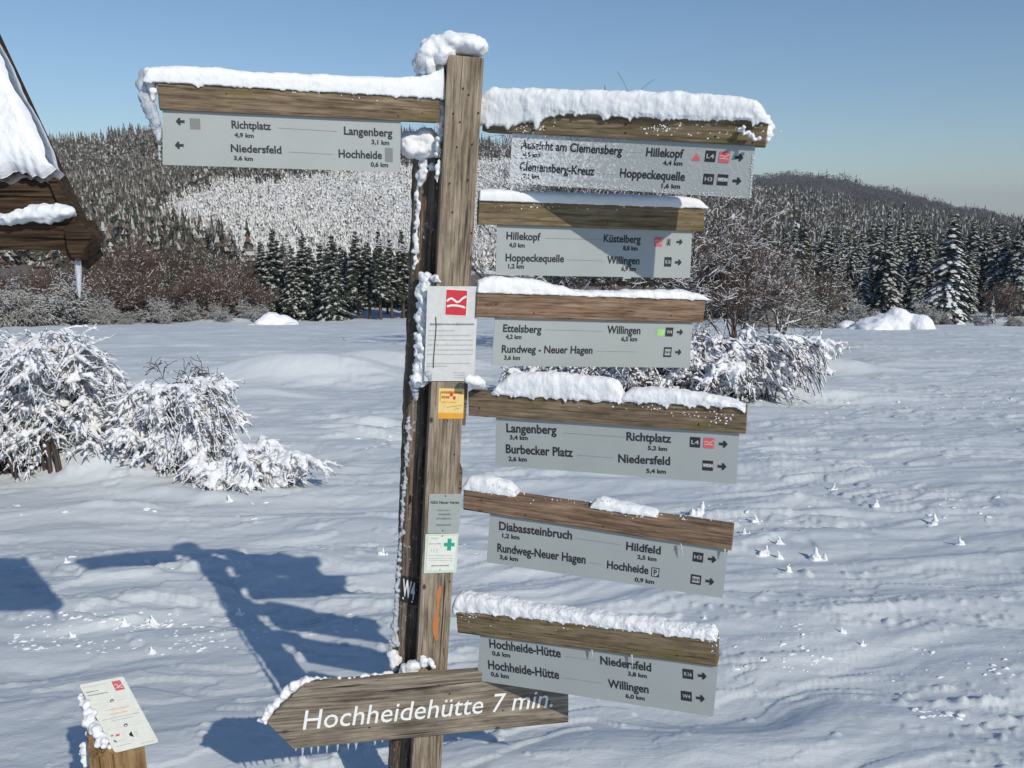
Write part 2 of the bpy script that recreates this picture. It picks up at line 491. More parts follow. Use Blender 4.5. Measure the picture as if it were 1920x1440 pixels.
def G(x, y):
    x = np.asarray(x, float); y = np.asarray(y, float)
    r = np.hypot(x, y)
    h = base_h(x, y)
    h = h + .10 * fbm(x / 7.0, y / 4.0, 3, 3) * sstep(3, 12, r) + .05 * fbm(x / 2.6, y / 1.1 - x * .12, 5, 3)
    yw = y - .16 * x + .22 * fbm(x / 1.3, y / 1.0, 31, 2)
    # long wind ridges
    n1 = pn(x / 1.9, yw / .34, 9)
    h = h + .040 * n1 * (1 - .6 * sstep(5.5, 11, r)) * (.45 + sstep(-.3, .35, pn(x / 3.1, y / 1.7, 12))) + .010 * (1 - np.abs(pn(x / 1.5 + 3, yw / .26, 14)) * 2) * sstep(3.2, 4.2, r)
    n2 = pn(x / .9 + 7, yw / .17, 19)
    h = h + .011 * (1 - np.abs(n2) * 2) * sstep(-.1, .4, pn(x / 2.2, y / 1.4, 22))
    # wind-cut slabs with a sharp edge
    n3 = fbm(x / .75, yw / .30, 41, 3)
    sl = sstep(.12, .22, n3) * sstep(.0, .35, pn(x / 2.7 + 3, y / 1.9, 44) + .15 * sstep(0, 2, x))
    h = h + .030 * sl * sstep(3.3, 4.3, r)
    n4 = fbm(x / .33, yw / .12, 51, 3)
    h = h + .0055 * n4 * (1 - sstep(9, 22, r))
    n8 = fbm(x / .55 + 4, yw / .13, 101, 3)
    h = h + .011 * sstep(.02, .09, n8) * sstep(-.25, .2, pn(x / 1.7, y / .9, 104)) * (1 - sstep(12, 30, r))
    n9 = fbm(x / 1.6 + 4, yw / .42, 111, 3)
    h = h + .018 * sstep(.05, .16, n9) * sstep(-.1, .3, pn(x / 5, y / 4, 115)) * sstep(6, 9, r) * (1 - sstep(30, 60, r))
    # crumbs: small lumps in bands
    band = sstep(.05, .45, pn(x / 1.4 + 11, y / .45 + 2, 61) + .5 * np.exp(-((y - 4.35) / .30) ** 2) * sstep(-.2, -.9, x) + .42 * np.exp(-((y - 4.2) / .35) ** 2) * sstep(.5, 1.2, x) - .05)
    n5 = pn(x / .065, y / .045, 71) + .5 * pn(x / .17, y / .12, 72) + .3 * pn(x / .03, y / .025, 74) * (1 - sstep(3.8, 5, r))
    h = h + .040 * np.clip(n5 - .30, 0, 1) * band * (1 - sstep(5.5, 8.5, r))
    n7 = pn(x / .12 + 5, y / .08, 73) + .35 * pn(x / .04, y / .03, 75) * (1 - sstep(3.8, 5, r))
    h = h + .035 * np.clip(n7 - .60, 0, 1) * (1 - sstep(8, 13, r))
    n6 = pn(x / .30, y / .24, 81) + .4 * pn(x / .13, y / .1, 82)
    h = h + .10 * np.clip(n6 - .80, 0, 1) * sstep(4.5, 7, r) * sstep(.0, .4, pn(x / 4, y / 4, 85))
    for (mx, my, wx, wy, a, rot) in MOUNDS:
        dx = x - mx; dy = y - my
        if rot: dx, dy = dx * math.cos(rot) + dy * math.sin(rot), -dx * math.sin(rot) + dy * math.cos(rot)
        q = (dx / wx) ** 2 + (dy / np.where(dy < 0, wy * .7, wy * 1.4)) ** 2
        h = h + a * np.exp(-q)
    return h
def Gz(x, y): return float(G(np.array([x]), np.array([y]))[0])
def gpt(px, py):
    p = plane_pt(px, py)
    for i in range(3):
        z = Gz(p.x, p.y); d = RAY(px, py)
        t = (z - CAM.z) / d.z; q = CAM + d * t
        p = Vector((.5 * (p.x + q.x), .5 * (p.y + q.y), 0))
    return Vector((p.x, p.y, Gz(p.x, p.y)))

def build_field():
    rr = [0.4, .8, 1.1, 1.3]
    r = 1.45
    while r < 3.2: rr.append(r); r += .0115
    while r < 90: rr.append(r); r *= 1.0049
    while r < 9000: rr.append(r); r *= 1.12
    rr = np.array(rr)
    th = np.concatenate([np.linspace(-math.pi, -math.radians(41), 70)[:-1], np.linspace(-math.radians(41), math.radians(41), 640), np.linspace(math.radians(41), math.pi, 70)[1:-1]])
    R, T = np.meshgrid(rr, th, indexing='ij')
    X = R * np.sin(T); Y = R * np.cos(T)
    Z = G(X, Y)
    far = sstep(90, 140, R)
    Z = Z * (1 - far) + (base_h(X, Y) - 3 * far) * far
    nr, ntt = X.shape
    V = np.stack([X, Y, Z], -1).reshape(-1, 3)
    i = np.arange(nr - 1)[:, None] * ntt; j = np.arange(ntt)[None]
    j2 = (j + 1) % ntt
    F = np.stack([i + j, i + ntt + j, i + ntt + j2, i + j2], -1).reshape(-1, 4)[:, ::-1]
    V = np.concatenate([V, [[0, 0, Gz(0, 0)]]])
    me = me_np('snow_field', V, F)
    o = link('snow_field', me, ['field_snow'], smooth=True)
    # close the middle
    c = len(V) - 1
    me2 = me_np('snow_field_centre', V[np.r_[0:ntt, c]], np.stack([np.arange(ntt), np.full(ntt, ntt), (np.arange(ntt) + 1) % ntt], -1))
    o2 = link('snow_underfoot', me2, ['field_snow'], smooth=True); props(o2, kind='structure')
    props(o, 'wind-rippled white snow covering the open moor', kind='structure')
build_field()

# ------------------------------------------------------------------ hills
HPX = np.linspace(-900, 2900, 190)
def layer_fn(knots, ys): return lambda px: np.interp(px, knots, ys)
NEAR = [
    (74, lambda px: 640 + 0 * px),
    (82, layer_fn([-600, 1500, 1800, 2000, 2900], [612, 612, 604, 596, 596])),
    (120, layer_fn([-900, 300, 900, 1500, 1800, 2900], [572, 572, 576, 580, 574, 570])),
    (190, layer_fn([-900, 0, 300, 800, 1000, 1500, 2900], [500, 500, 500, 505, 520, 545, 548])),
    (300, layer_fn([-900, 0, 300, 800, 1000, 1300, 1500, 1900, 2900], [400, 412, 415, 420, 440, 478, 500, 512, 515])),
    (420, layer_fn([-900, 0, 300, 500, 800, 1000, 1300, 1500, 1650, 1900, 2900], [330, 350, 352, 335, 318, 350, 398, 425, 450, 470, 480])),
    (560, layer_fn([-900, 0, 100, 200, 300, 500, 800, 1000, 1300, 1450, 1600, 1800, 1900, 2900], [340, 296, 284, 275, 264, 262, 268, 290, 345, 376, 402, 428, 436, 450])),
    (760, layer_fn([-900, 0, 300, 800, 1300, 2900], [372, 330, 305, 310, 390, 480])),
]
FAR = [
    (640, layer_fn([-900, 1000, 1400, 1600, 1800, 1950, 2900], [470, 450, 440, 450, 455, 460, 480])),
    (900, layer_fn([-900, 1000, 1300, 1450, 1600, 1800, 1900, 2000, 2900], [440, 390, 375, 375, 388, 420, 430, 437, 460])),
    (1250, layer_fn([-900, 1000, 1200, 1350, 1450, 1530, 1600, 1700, 1800, 1900, 1960, 2900], [430, 366, 350, 340, 333, 335, 347, 374, 402, 422, 431, 450])),
    (1700, layer_fn([-900, 1300, 1800, 2900], [470, 400, 440, 480])),
]
def hill_point(layers, px, s):
    """px array, s array in layer units -> x,y,z"""
    px = np.asarray(px, float); s = np.clip(np.asarray(s, float), 0, len(layers) - 1.001)
    i = np.floor(s).astype(int); f = s - i
    ds = np.array([l[0] for l in layers], float)
    dist = ds[i] * (1 - f) + ds[i + 1] * f
    Y = np.stack([np.broadcast_to(l[1](px), px.shape) for l in layers], 0)
    d0 = RAY(0, 0)
    x = (px - 960) / FPX
    def Z(k, dk):
        y = np.take_along_axis(Y, k[None], 0)[0]; v = (y - 720) / FPX
        yy = CP - v * SP; zz = -SP - v * CP
        return CAM.z + zz * dk / np.hypot(x, yy)
    z = Z(i, ds[i]) * (1 - f) + Z(i + 1, ds[i + 1]) * f
    # bearing from the horizon row
    vy = (500 - 720) / FPX; yy = CP - vy * SP
    hx = x / np.hypot(x, yy); hy = yy / np.hypot(x, yy)
    return hx * dist, hy * dist, z + .006 * dist * fbm(hx * dist / 60, hy * dist / 60, 91, 3) * sstep(90, 200, dist)
def hill_mesh(name, layers, mat, sub=9, label=None):
    s = np.linspace(0, len(layers) - 1, (len(layers) - 1) * sub + 1)
    S, P = np.meshgrid(s, HPX, indexing='ij')
    x, y, z = hill_point(layers, P, S)
    V = np.stack([x, y, z], -1).reshape(-1, 3)
    a, b_ = P.shape
    i = np.arange(a - 1)[:, None] * b_; j = np.arange(b_ - 1)[None]
    F = np.stack([i + j, i + j + 1, i + b_ + j + 1, i + b_ + j], -1).reshape(-1, 4)
    o = link(name, me_np(name, V, F), mat, smooth=True)
    props(o, label, kind='structure')
    return o, V, F
ho, hv, hf = hill_mesh('hill', NEAR, ['hill_floor', 'hill_snow'], label='wooded winter hill rising behind the snow field')
def clearing(px, py):
    """the white clear-felled slope on the left hill, as a region of bearing and height"""
    up = np.interp(px, [280, 330, 420, 560, 700, 800, 900, 980], [425, 375, 345, 338, 318, 308, 300, 300])
    lo = np.interp(px, [280, 340, 480, 700, 1000], [430, 450, 500, 520, 520])
    return (px > 285) & (px < 1000) & (py > up) & (py < lo)
def proj(x, y, z):
    zz = z - CAM.z
    dep = y * CP - zz * SP; v = -y * SP - zz * CP
    return 960 + FPX * x / dep, 720 + FPX * v / dep
fc = hv[hf].mean(1); fpx, fpy = proj(fc[:, 0], fc[:, 1], fc[:, 2])
stripe = (np.abs(fpy - np.interp(fpx, [1200, 1325, 1520, 1700], [380, 397, 428, 455])) < 7) & (fpx > 1200) & (fpx < 1650)
snowy = clearing(fpx, fpy + 6) | stripe | (np.hypot(fc[:, 0], fc[:, 1]) < 105)
ho.data.polygons.foreach_set('material_index', snowy.astype(np.int32))
hill_mesh('far_hill', FAR, ['hill_brown'], label='dark wooded ridge on the horizon at the right')
DIST = [(3600, lambda px: 425 + 0 * px), (4600, layer_fn([-900, 1500, 1850, 1920, 2100, 2900], [412, 410, 409, 411, 409, 408])), (5200, lambda px: 440 + 0 * px)]
hill_mesh('distant_hill', DIST, ['hill_haze_blue'], 4, label='blue line of hills at the far right horizon')

# ------------------------------------------------------------------ far woods (uncountable)
def sliver_trees(px, s, layers, h, cr, kind, per, mats_p, seed):
    """small trees as open spikes of needle and frost faces; returns V,F,mi"""
    r = np.random.default_rng(seed)
    x, y, z = hill_point(layers, px, s)
    n = len(px)
    H = h * r.uniform(.65, 1.25, n); C = cr * H * r.uniform(.8, 1.2, n)
    X = np.repeat(x, per); Y = np.repeat(y, per); Z = np.repeat(z, per); HH = np.repeat(H, per); CC = np.repeat(C, per)
    k = n * per
    t = r.uniform(0, 1, k); a = r.uniform(0, 2 * math.pi, k)
    if kind == 'conifer':
        rad = CC * (1 - t) * .9 + .08 * CC
        zb = Z + HH * t * .92; zt = zb + HH * r.uniform(.06, .15, k)
        w = rad * r.uniform(.5, 1.0, k) + .05 * CC
        cx = X + np.cos(a) * rad * .55; cy = Y + np.sin(a) * rad * .55
        ax = X + np.cos(a) * rad * .1; ay = Y + np.sin(a) * rad * .1
        zb = zb - HH * .05
        p0 = np.stack([cx - np.sin(a) * w * .6, cy + np.cos(a) * w * .6, zb], -1)
        p1 = np.stack([cx + np.sin(a) * w * .6, cy - np.cos(a) * w * .6, zb], -1)
        p2 = np.stack([ax, ay, zt], -1)
    else:
        rad = CC * np.sqrt(r.uniform(0, 1, k)) * np.sqrt(np.clip(1 - (t - .25) ** 2 * 1.7, 0, 1))
        zb = Z + HH * (t * .70 + .05); L = HH * r.uniform(.12, .24, k)
        cx = X + np.cos(a) * rad; cy = Y + np.sin(a) * rad; w = .08 * HH * r.uniform(.5, 1.3, k)
        tw = r.uniform(0, math.pi, k); lean = r.normal(0, .25, (k, 2)) * L[:, None]
        p0 = np.stack([cx - np.cos(tw) * w, cy - np.sin(tw) * w, zb], -1)
        p1 = np.stack([cx + np.cos(tw) * w, cy + np.sin(tw) * w, zb], -1)
        p2 = np.stack([cx + lean[:, 0], cy + lean[:, 1], zb + L], -1)
    V = np.stack([p0, p1, p2], 1).reshape(-1, 3)
    F = np.arange(3 * k).reshape(-1, 3)
    mi = r.choice(len(mats_p), k, p=np.array(mats_p) / sum(mats_p))
    return V, F, mi
def wood_obj(name, parts, mats, label):
    V, F, mi = join(parts)
    o = link(name, me_np(name, V, F, mi), mats)
    props(o, label, kind='stuff')
R2 = np.random.default_rng(5)
def scatter(n, pxr, sr, layers, cond):
    px = R2.uniform(*pxr, n); s = R2.uniform(*sr, n)
    x, y, z = hill_point(layers, px, s); qx, qy = proj(x, y, z)
    k = cond(qx, qy, s)
    return px[k], s[k]
# dense frosted conifers on the upper left hill
px, s = scatter(9000, (-700, 1350), (4.0, 6.25), NEAR, lambda x, y, s: ~clearing(x, y - 4))
p1 = sliver_trees(px, s, NEAR, 10.5, .24, 'conifer', 34, [.34, .14, .32, .20], 1)
px, s = scatter(3800, (-700, 1300), (3.0, 4.4), NEAR, lambda x, y, s: ~clearing(x, y - 4) & (x < 1250))
p2 = sliver_trees(px, s, NEAR, 9, .30, 'conifer', 34, [.42, .16, .20, .22], 2)
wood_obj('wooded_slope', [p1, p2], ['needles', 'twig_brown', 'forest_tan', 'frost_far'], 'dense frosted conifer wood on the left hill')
# young white-frosted trees in the clearing
px, s = scatter(7500, (250, 1100), (3.0, 5.4), NEAR, lambda x, y, s: clearing(x, y))
p1 = sliver_trees(px, s, NEAR, 5.2, .26, 'conifer', 16, [.09, .12, .79], 3)
wood_obj('young_plantation', [p1], ['needles', 'forest_tan', 'frost_young'], 'young white-frosted trees on the sunlit clearing of the left hill')
# spruce wood on the right slope
px, s = scatter(5200, (1050, 2500), (2.6, 5.0), NEAR, lambda x, y, s: y > np.interp(x, [1200, 1325, 1520, 1700], [388, 405, 436, 455]))
p1 = sliver_trees(px, s, NEAR, 9.5, .27, 'conifer', 34, [.44, .10, .10, .36], 4)
px, s = scatter(4200, (1050, 2500), (4.6, 6.1), NEAR, lambda x, y, s: (y < np.interp(x, [1200, 1325, 1520, 1700], [374, 391, 422, 470])))
p2 = sliver_trees(px, s, NEAR, 10, .25, 'conifer', 30, [.34, .14, .16, .36], 6)
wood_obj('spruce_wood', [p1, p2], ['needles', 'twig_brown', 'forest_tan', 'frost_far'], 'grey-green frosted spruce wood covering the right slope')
# brown leafless wood on the far ridge
px, s = scatter(12000, (700, 2400), (.6, 2.15), FAR, lambda x, y, s: y > 0)
p1 = sliver_trees(px, s, FAR, 8, .75, 'bare', 18, [.92, .08], 7)
px, s = scatter(70, (1500, 2100), (1.85, 2.05), FAR, lambda x, y, s: y > 0)
p2 = sliver_trees(px, s, FAR, 15, .2, 'conifer', 14, [1, 0], 8)
p2 = (p2[0], p2[1], np.full(len(p2[1]), 2))
wood_obj('bare_wood', [p1, p2], ['forest_brown', 'forest_tan', 'needles_dark'], 'brown leafless wood on the far ridge')

# ------------------------------------------------------------------ trees
def spruce_meshes(H, R, snow, seed, z0=.04, dens=1.0, lean=0.0):
    r = np.random.default_rng(seed)
    nb = int(15 * dens)
    lv = np.arange(z0, .985, .036 / dens ** .3)
    T = np.repeat(lv, nb) + r.normal(0, .010, len(lv) * nb)
    T = np.clip(T, z0 * .6, .985)
    n = len(T)
    keep = r.uniform(0, 1, n) > (.15 + .45 * T * (T > .75))
    T = T[keep]; n = len(T)
    az = r.uniform(0, 2 * math.pi, n)
    lobes = 1 + .18 * np.sin(az * 2 + seed) + .12 * np.sin(az * 3 + T * 14)
    L = R * ((1 - T) ** .82) * r.uniform(.62, 1.12, n) * lobes + .012 * H
    zb = T * H
    up = .25 * T - .12 + r.normal(0, .06, n)
    droop = .42 + .25 * (1 - T) + .2 * snow
    m = 7
    S = (np.arange(m) + .3) / m
    ax, ay = np.cos(az), np.sin(az)
    parts = []
    def P(s, side, dz):
        x = ax[:, None] * L[:, None] * s - ay[:, None] * side
        y = ay[:, None] * L[:, None] * s + ax[:, None] * side
        z = zb[:, None] + L[:, None] * (up[:, None] * s - droop[:, None] * s ** 2 + .22 * s ** 3) + dz
        return np.stack([x + lean * z, y, z], -1)
    s = np.broadcast_to(S, (n, m)) + r.normal(0, .03, (n, m))
    w = (L[:, None] * .30 * (1.15 - s) + .012 * H) * r.uniform(.6, 1.3, (n, m))
    ds = .26
    for sg in (-1, 1):
        a = P(s, 0 * s, .01 * H * .3); c = P(np.minimum(s + ds, 1.08), sg * w * .35, -w * .12)
        b_ = P(s + .10, sg * w, -w * r.uniform(.25, .75, (n, m)))
        V = np.stack([a, b_, c], 2).reshape(-1, 3)
        parts.append((V, np.arange(len(V)).reshape(-1, 3), 0))
        # hanging side sprays
        d = P(s + .05, sg * w * .35, -w * r.uniform(.8, 1.5, (n, m)))
        e = P(s + .16, sg * w * .2, -w * .1)
        V = np.stack([a, d, e], 2).reshape(-1, 3)
        parts.append((V, np.arange(len(V)).reshape(-1, 3), r.choice([0, 2], n * m, p=[.6, .4])))
        # snow lying on the spray
        k = (r.uniform(0, 1, (n, m)) < snow).reshape(-1)
        hh = .006 * H + w * .10
        a2 = P(s - .02, -sg * w * .22, hh); c2 = P(np.minimum(s + ds * .9, 1.08), sg * w * .15, hh * .6)
        b2 = P(s + .10, sg * w * .78, -w * .22 + hh)
        V = np.stack([a2, b2, c2], 2).reshape(-1, 3, 3)[k].reshape(-1, 3)
        if len(V): parts.append((V, np.arange(len(V)).reshape(-1, 3), 1))
    # leader
    V = np.array([[.0, 0, H * .94], [.012 * H, 0, H * .93], [lean * H, 0, H * 1.02], [-.01 * H, .008 * H, H * .93]])
    parts.append((V, np.array([[0, 1, 2], [0, 2, 3]]), 0))
    V, F, mi = join(parts)
    crown = me_np('crown', V, F, mi)
    zs = np.linspace(0, .97, 9) * H
    P0 = np.stack([lean * zs[:-1], 0 * zs[:-1], zs[:-1]], -1); P1 = np.stack([lean * zs[1:], 0 * zs[1:], zs[1:]], -1)
    rad = .016 * H * (1 - zs / H * .95)
    V, F = seg_prisms(P0, P1, rad[:-1], rad[1:], 6)
    trunk = me_np('trunk', V, F)
    return trunk, crown
def set_mats(me, mats):
    for mm in mats: me.materials.append(M[mm])
CROWN_MATS = ['needles', 'frost', 'needles_dark']
SPR = {}
def spruce_kind(key, *a, mats=CROWN_MATS, **k):
    t, c = spruce_meshes(*a, **k); set_mats(t, ['trunk']); set_mats(c, mats); SPR[key] = (t, c)
def put_tree(meshes, name, label, cat, loc, scale, rz, group, partnames=('trunk', 'crown')):
    e = bpy.data.objects.new(name, None); COL.objects.link(e)
    e.location = loc; e.rotation_euler = (0, 0, rz); e.scale = (scale,) * 3 if np.isscalar(scale) else scale
    props(e, label, cat, group)
    for pnm, me in zip(partnames, meshes):
        o = bpy.data.objects.new(pnm, me); COL.objects.link(o); o.parent = e
    return e
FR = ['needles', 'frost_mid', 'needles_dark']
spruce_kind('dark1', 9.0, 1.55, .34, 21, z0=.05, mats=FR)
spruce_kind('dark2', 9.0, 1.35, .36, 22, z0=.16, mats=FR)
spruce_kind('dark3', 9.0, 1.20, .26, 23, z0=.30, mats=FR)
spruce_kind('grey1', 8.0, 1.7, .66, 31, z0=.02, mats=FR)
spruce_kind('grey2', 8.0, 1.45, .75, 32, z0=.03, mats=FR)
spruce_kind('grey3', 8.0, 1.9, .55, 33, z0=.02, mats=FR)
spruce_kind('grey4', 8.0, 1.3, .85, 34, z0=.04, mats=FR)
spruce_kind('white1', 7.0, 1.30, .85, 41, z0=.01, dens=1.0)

def near_z(px, py):
    return gpt(px, py)
def at_edge(px, dist):
    """ground point at the field's far side"""
    d = atdist(px, 600, dist)
    x, y = d.x, d.y
    return Vector((x, y, Gz(x, y)))
def hillpos(px, dist):
    ds = [l[0] for l in NEAR]
    s = np.interp(dist, ds, range(len(ds)))
    x, y, z = hill_point(NEAR, np.array([px]), np.array([s]))
    return Vector((float(x[0]), float(y[0]), float(max(z[0], Gz(x[0], y[0]) if dist < 80 else -1e9))))
def px_height(p, toppx):
    """height a tree at p needs to reach picture row toppx"""
    v = (toppx - 720) / FPX
    d = math.hypot(p.x, p.y); r_ = RAY(960, toppx)
    return CAM.z + r_.z / r_.y * p.y - p.z

# dark copse left of the signpost
rr = random.Random(3)
cops = [(x_, y_, 'dark1') for x_, y_ in ((510, 470), (532, 455), (560, 472), (583, 460), (612, 462), (640, 458), (665, 462), (685, 460), (705, 466), (728, 458), (748, 462), (770, 466), (792, 462), (815, 468))] + [(497, 450, 'dark1'), (521, 425, 'dark1'), (553, 462, 'dark2'), (575, 437, 'dark1'), (602, 455, 'dark2'), (628, 437, 'dark1'), (648, 470, 'dark3'),
        (672, 432, 'dark3'), (694, 452, 'dark3'), (714, 432, 'dark3'), (735, 448, 'dark3'), (757, 432, 'dark3'), (775, 452, 'dark2'), (800, 435, 'dark3'), (826, 446, 'dark3'),
        (538, 480, 'dark2'), (590, 485, 'dark1'), (660, 480, 'dark2'), (724, 470, 'dark3'), (768, 474, 'dark3')]
copse_lab = {14: 'dark spruce at the left edge of the copse beside the brown thicket', 15: 'tallest pointed dark spruce at the left end of the copse',
             26: 'dark spruce at the right end of the copse, against the signpost'}
for i, (x, ty, kd) in enumerate(cops):
    dist = rr.uniform(88, 98) if i < 14 else (rr.uniform(74, 82) if i < 29 else rr.uniform(84, 90))
    p = hillpos(x, dist) if dist > 80 else at_edge(x, dist)
    h = px_height(p, ty)
    tag = copse_lab.get(i) or ('slim dark spruce with a bare lower trunk in the copse left of the signpost' if kd == 'dark3' else ('dark spruce filling the back row of the copse left of the signpost' if i < 14 else 'dense dark spruce with a little snow in the copse left of the signpost'))
    put_tree(SPR[kd], 'spruce', tag, 'tree', p, (h / 9.0 * 1.35, h / 9.0 * 1.35, h / 9.0), rr.uniform(0, 6.28), 'spruces in the dark copse')

def wood_place(x):
    for lim, t_ in ((1450, 'close to the right ends of the signs'), (1620, 'between the signs and the snow mound'), (1740, 'above the large snow mound'), (1830, 'around the tall snow-laden spruce'), (9999, 'at the right edge of the picture')):
        if x < lim: return t_
def thicket_place(x):
    for lim, t_ in ((170, 'under the shelter roof'), (330, 'just right of the shelter roof'), (9999, 'beside the dark spruce copse')):
        if x < lim: return t_
# frosted spruces across the right
n = 0
for row, (d0, d1, cnt, t0, t1) in enumerate([(76, 84, 30, 455, 545), (88, 104, 46, 415, 490), (110, 140, 54, 408, 455), (150, 200, 50, 0, 0)]):
    for i in range(cnt):
        x = 1290 + (2010 - 1290) * (i + rr.uniform(.1, .9)) / cnt
        if row == 0 and (1620 < x < 1735 or x > 1800): continue
        if row == 1 and 1800 < x < 1900 and rr.random() < .4: continue
        dist = rr.uniform(d0, d1)
        p = hillpos(x, dist)
        if t0: h = px_height(p, rr.uniform(t0, t1) + (12 if x < 1400 else 0))
        else: h = rr.uniform(7, 10)
        kd = rr.choice(['grey1', 'grey2', 'grey3', 'grey4'])
        h = max(2.5, h)
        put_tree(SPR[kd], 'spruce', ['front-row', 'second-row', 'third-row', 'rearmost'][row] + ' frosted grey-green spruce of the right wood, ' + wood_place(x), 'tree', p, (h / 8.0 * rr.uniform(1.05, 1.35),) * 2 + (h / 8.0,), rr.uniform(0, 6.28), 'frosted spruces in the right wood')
        n += 1
# three that stand out
p = hillpos(1782, 74); p.z = Gz(p.x, p.y)
put_tree(SPR['white1'], 'spruce', 'tall spruce thick with snow standing in front of the right wood', 'tree', p, (px_height(p, 400) / 7.0 * 1.3,) * 2 + (px_height(p, 400) / 7.0,), 1.0, None)
p = hillpos(1658, 150); h = px_height(p, 386)
put_tree(SPR['grey4'], 'spruce', 'slender pale spruce tip rising above the right wood, left of its taller twin', 'tree', p, (h / 8 * .5, h / 8 * .5, h / 8), 2.0, None)
p = hillpos(1684, 150); h = px_height(p, 378)
put_tree(SPR['grey4'], 'spruce', 'slender pale spruce tip with a rounded head, right of its twin above the wood', 'tree', p, (h / 8 * .5, h / 8 * .5, h / 8), 4.0, None)
p = hillpos(1870, 76); p.z = Gz(p.x, p.y); h = px_height(p, 560)
put_tree(SPR['white1'], 'spruce', 'small snowy young spruce alone on the snow at the far right', 'tree', p, h / 7 * 1.1, 2.0, None)
p = hillpos(1640, 78); p.z = Gz(p.x, p.y)

# ---- leafless shrubs and trees: recursive branching
def branches(seed, stems, H, spread, levels=4, kids=4, r0=.03, droop=.0, upright=.5, ratio=.62, wig=.18):
    """list of segments (p0,p1,r0,r1,level)"""
    r = random.Random(seed); out = []
    def grow(p, d, L, rad, lv):
        ns = 5 if lv < 2 else 3
        pts = [p]
        for i in range(ns):
            d = (d + Vector((r.gauss(0, wig), r.gauss(0, wig), r.gauss(0, wig) - droop * (lv + .5) * .3 + upright * .05))).normalized()
            q = pts[-1] + d * (L / ns)
            rr0 = rad * (1 - .55 * i / ns); rr1 = rad * (1 - .55 * (i + 1) / ns)
            out.append((pts[-1][:], q[:], rr0, rr1, lv)); pts.append(q)
            if lv < levels:
                for k in range(max(1, int(round(kids * (ns ** -1) * r.uniform(.6, 1.5)))) if i > 0 or lv > 0 else 0):
                    a = Vector((r.gauss(0, 1), r.gauss(0, 1), r.gauss(.25, .6))).normalized()
                    nd = (d * .75 + a * .75).normalized()
                    grow(q.copy(), nd, L * ratio * r.uniform(.6, 1.15), rr1 * .62, lv + 1)
    for i in range(stems):
        a = r.uniform(0, 6.283)
        d = Vector((math.cos(a) * spread * r.uniform(.2, 1), math.sin(a) * spread * r.uniform(.2, 1), 1)).normalized()
        grow(Vector((math.cos(a) * .1 * spread * H * .3, math.sin(a) * .1 * spread * H * .3, -.1)), d, H * r.uniform(.45, .62), r0 * r.uniform(.6, 1), 0)
    return out
def seg_arrays(seg):
    P0 = np.array([s[0] for s in seg]); P1 = np.array([s[1] for s in seg])
    return P0, P1, np.array([s[2] for s in seg]), np.array([s[3] for s in seg]), np.array([s[4] for s in seg])
def bare_mesh(name, seg, rmin, frost_p, seed, mats, fr_scale=1.7):
    r = np.random.default_rng(seed)
    P0, P1, A, B, lv = seg_arrays(seg)
    A = np.maximum(A, rmin); B = np.maximum(B, rmin * .8)
    V, F = seg_prisms(P0, P1, A, B, 3)
    parts = [(V, F, 0)]
    d = P1 - P0; hor = 1 - np.abs(d[:, 2]) / (np.linalg.norm(d, axis=1) + 1e-9)
    k = r.uniform(0, 1, len(P0)) < frost_p * (.35 + .8 * hor)
    up = np.array([[0.25, -.35, .8]])
    V, F = seg_prisms(P0[k] + up * A[k, None] * .9, P1[k] + up * B[k, None] * .9, A[k] * fr_scale * .75, B[k] * fr_scale, 3)
    parts.append((V, F, 1))
    V, F, mi = join(parts)
    me = me_np(name, V, F, mi); set_mats(me, mats)
    return me
SHR = {}
SHR['brown1'] = bare_mesh('shrub', branches(1, 9, 6.0, .35, 3, 6, .05, 0, .9), .016, .10, 1, ['twig_brown', 'frost'])
SHR['brown2'] = bare_mesh('shrub', branches(2, 10, 6.0, .5, 3, 6, .05, 0, .7), .016, .16, 2, ['twig_brown', 'frost'])
SHR['frost1'] = bare_mesh('shrub', branches(3, 10, 4.0, .8, 3, 6, .05, .25, .2), .018, .75, 3, ['twig', 'frost_mid'], 2.0)
SHR['frost2'] = bare_mesh('shrub', branches(4, 10, 4.0, .9, 3, 6, .05, .35, .1), .018, .8, 4, ['twig', 'frost_far'], 2.2)
SHR['olive1'] = bare_mesh('shrub', branches(5, 9, 5.0, .45, 3, 6, .05, 0, .8), .016, .14, 5, ['twig_olive', 'frost'])
rr = random.Random(9)
def put_one(me, name, label, cat, p, sc_, rz, group):
    o = bpy.data.objects.new(name, me); COL.objects.link(o); o.location = p; o.rotation_euler = (0, 0, rz); o.scale = (sc_,) * 3
    return props(o, label, cat, group)
# thicket in front of the left hill
for i in range(46):                              # brown, behind
    x = -60 + 570 * (i + rr.uniform(0, 1)) / 46
    p = hillpos(x, rr.uniform(84, 104))
    top = np.interp(x, [0, 150, 250, 400, 500], [500, 470, 425, 440, 450]) + rr.uniform(-8, 30)
    h = px_height(p, top)
    put_one(SHR[rr.choice(['brown1', 'brown2', 'brown1', 'olive1'])], 'leafless_shrub', 'tall brown shrub at the back of the left thicket, ' + thicket_place(x), 'shrub', p, h / 7.0, rr.uniform(0, 6), 'brown shrubs of the left thicket')
for i in range(34):
    x = 150 + 340 * (i + rr.uniform(0, 1)) / 34
    p = at_edge(x, rr.uniform(74, 80)); p.z -= .1
    h = px_height(p, rr.uniform(475, 545))
    put_one(SHR[rr.choice(['olive1', 'brown2', 'brown1'])], 'leafless_shrub', 'low olive shrub at the foot of the left thicket, ' + thicket_place(x), 'shrub', p, h / 6.5, rr.uniform(0, 6), 'low brown shrubs of the left thicket')
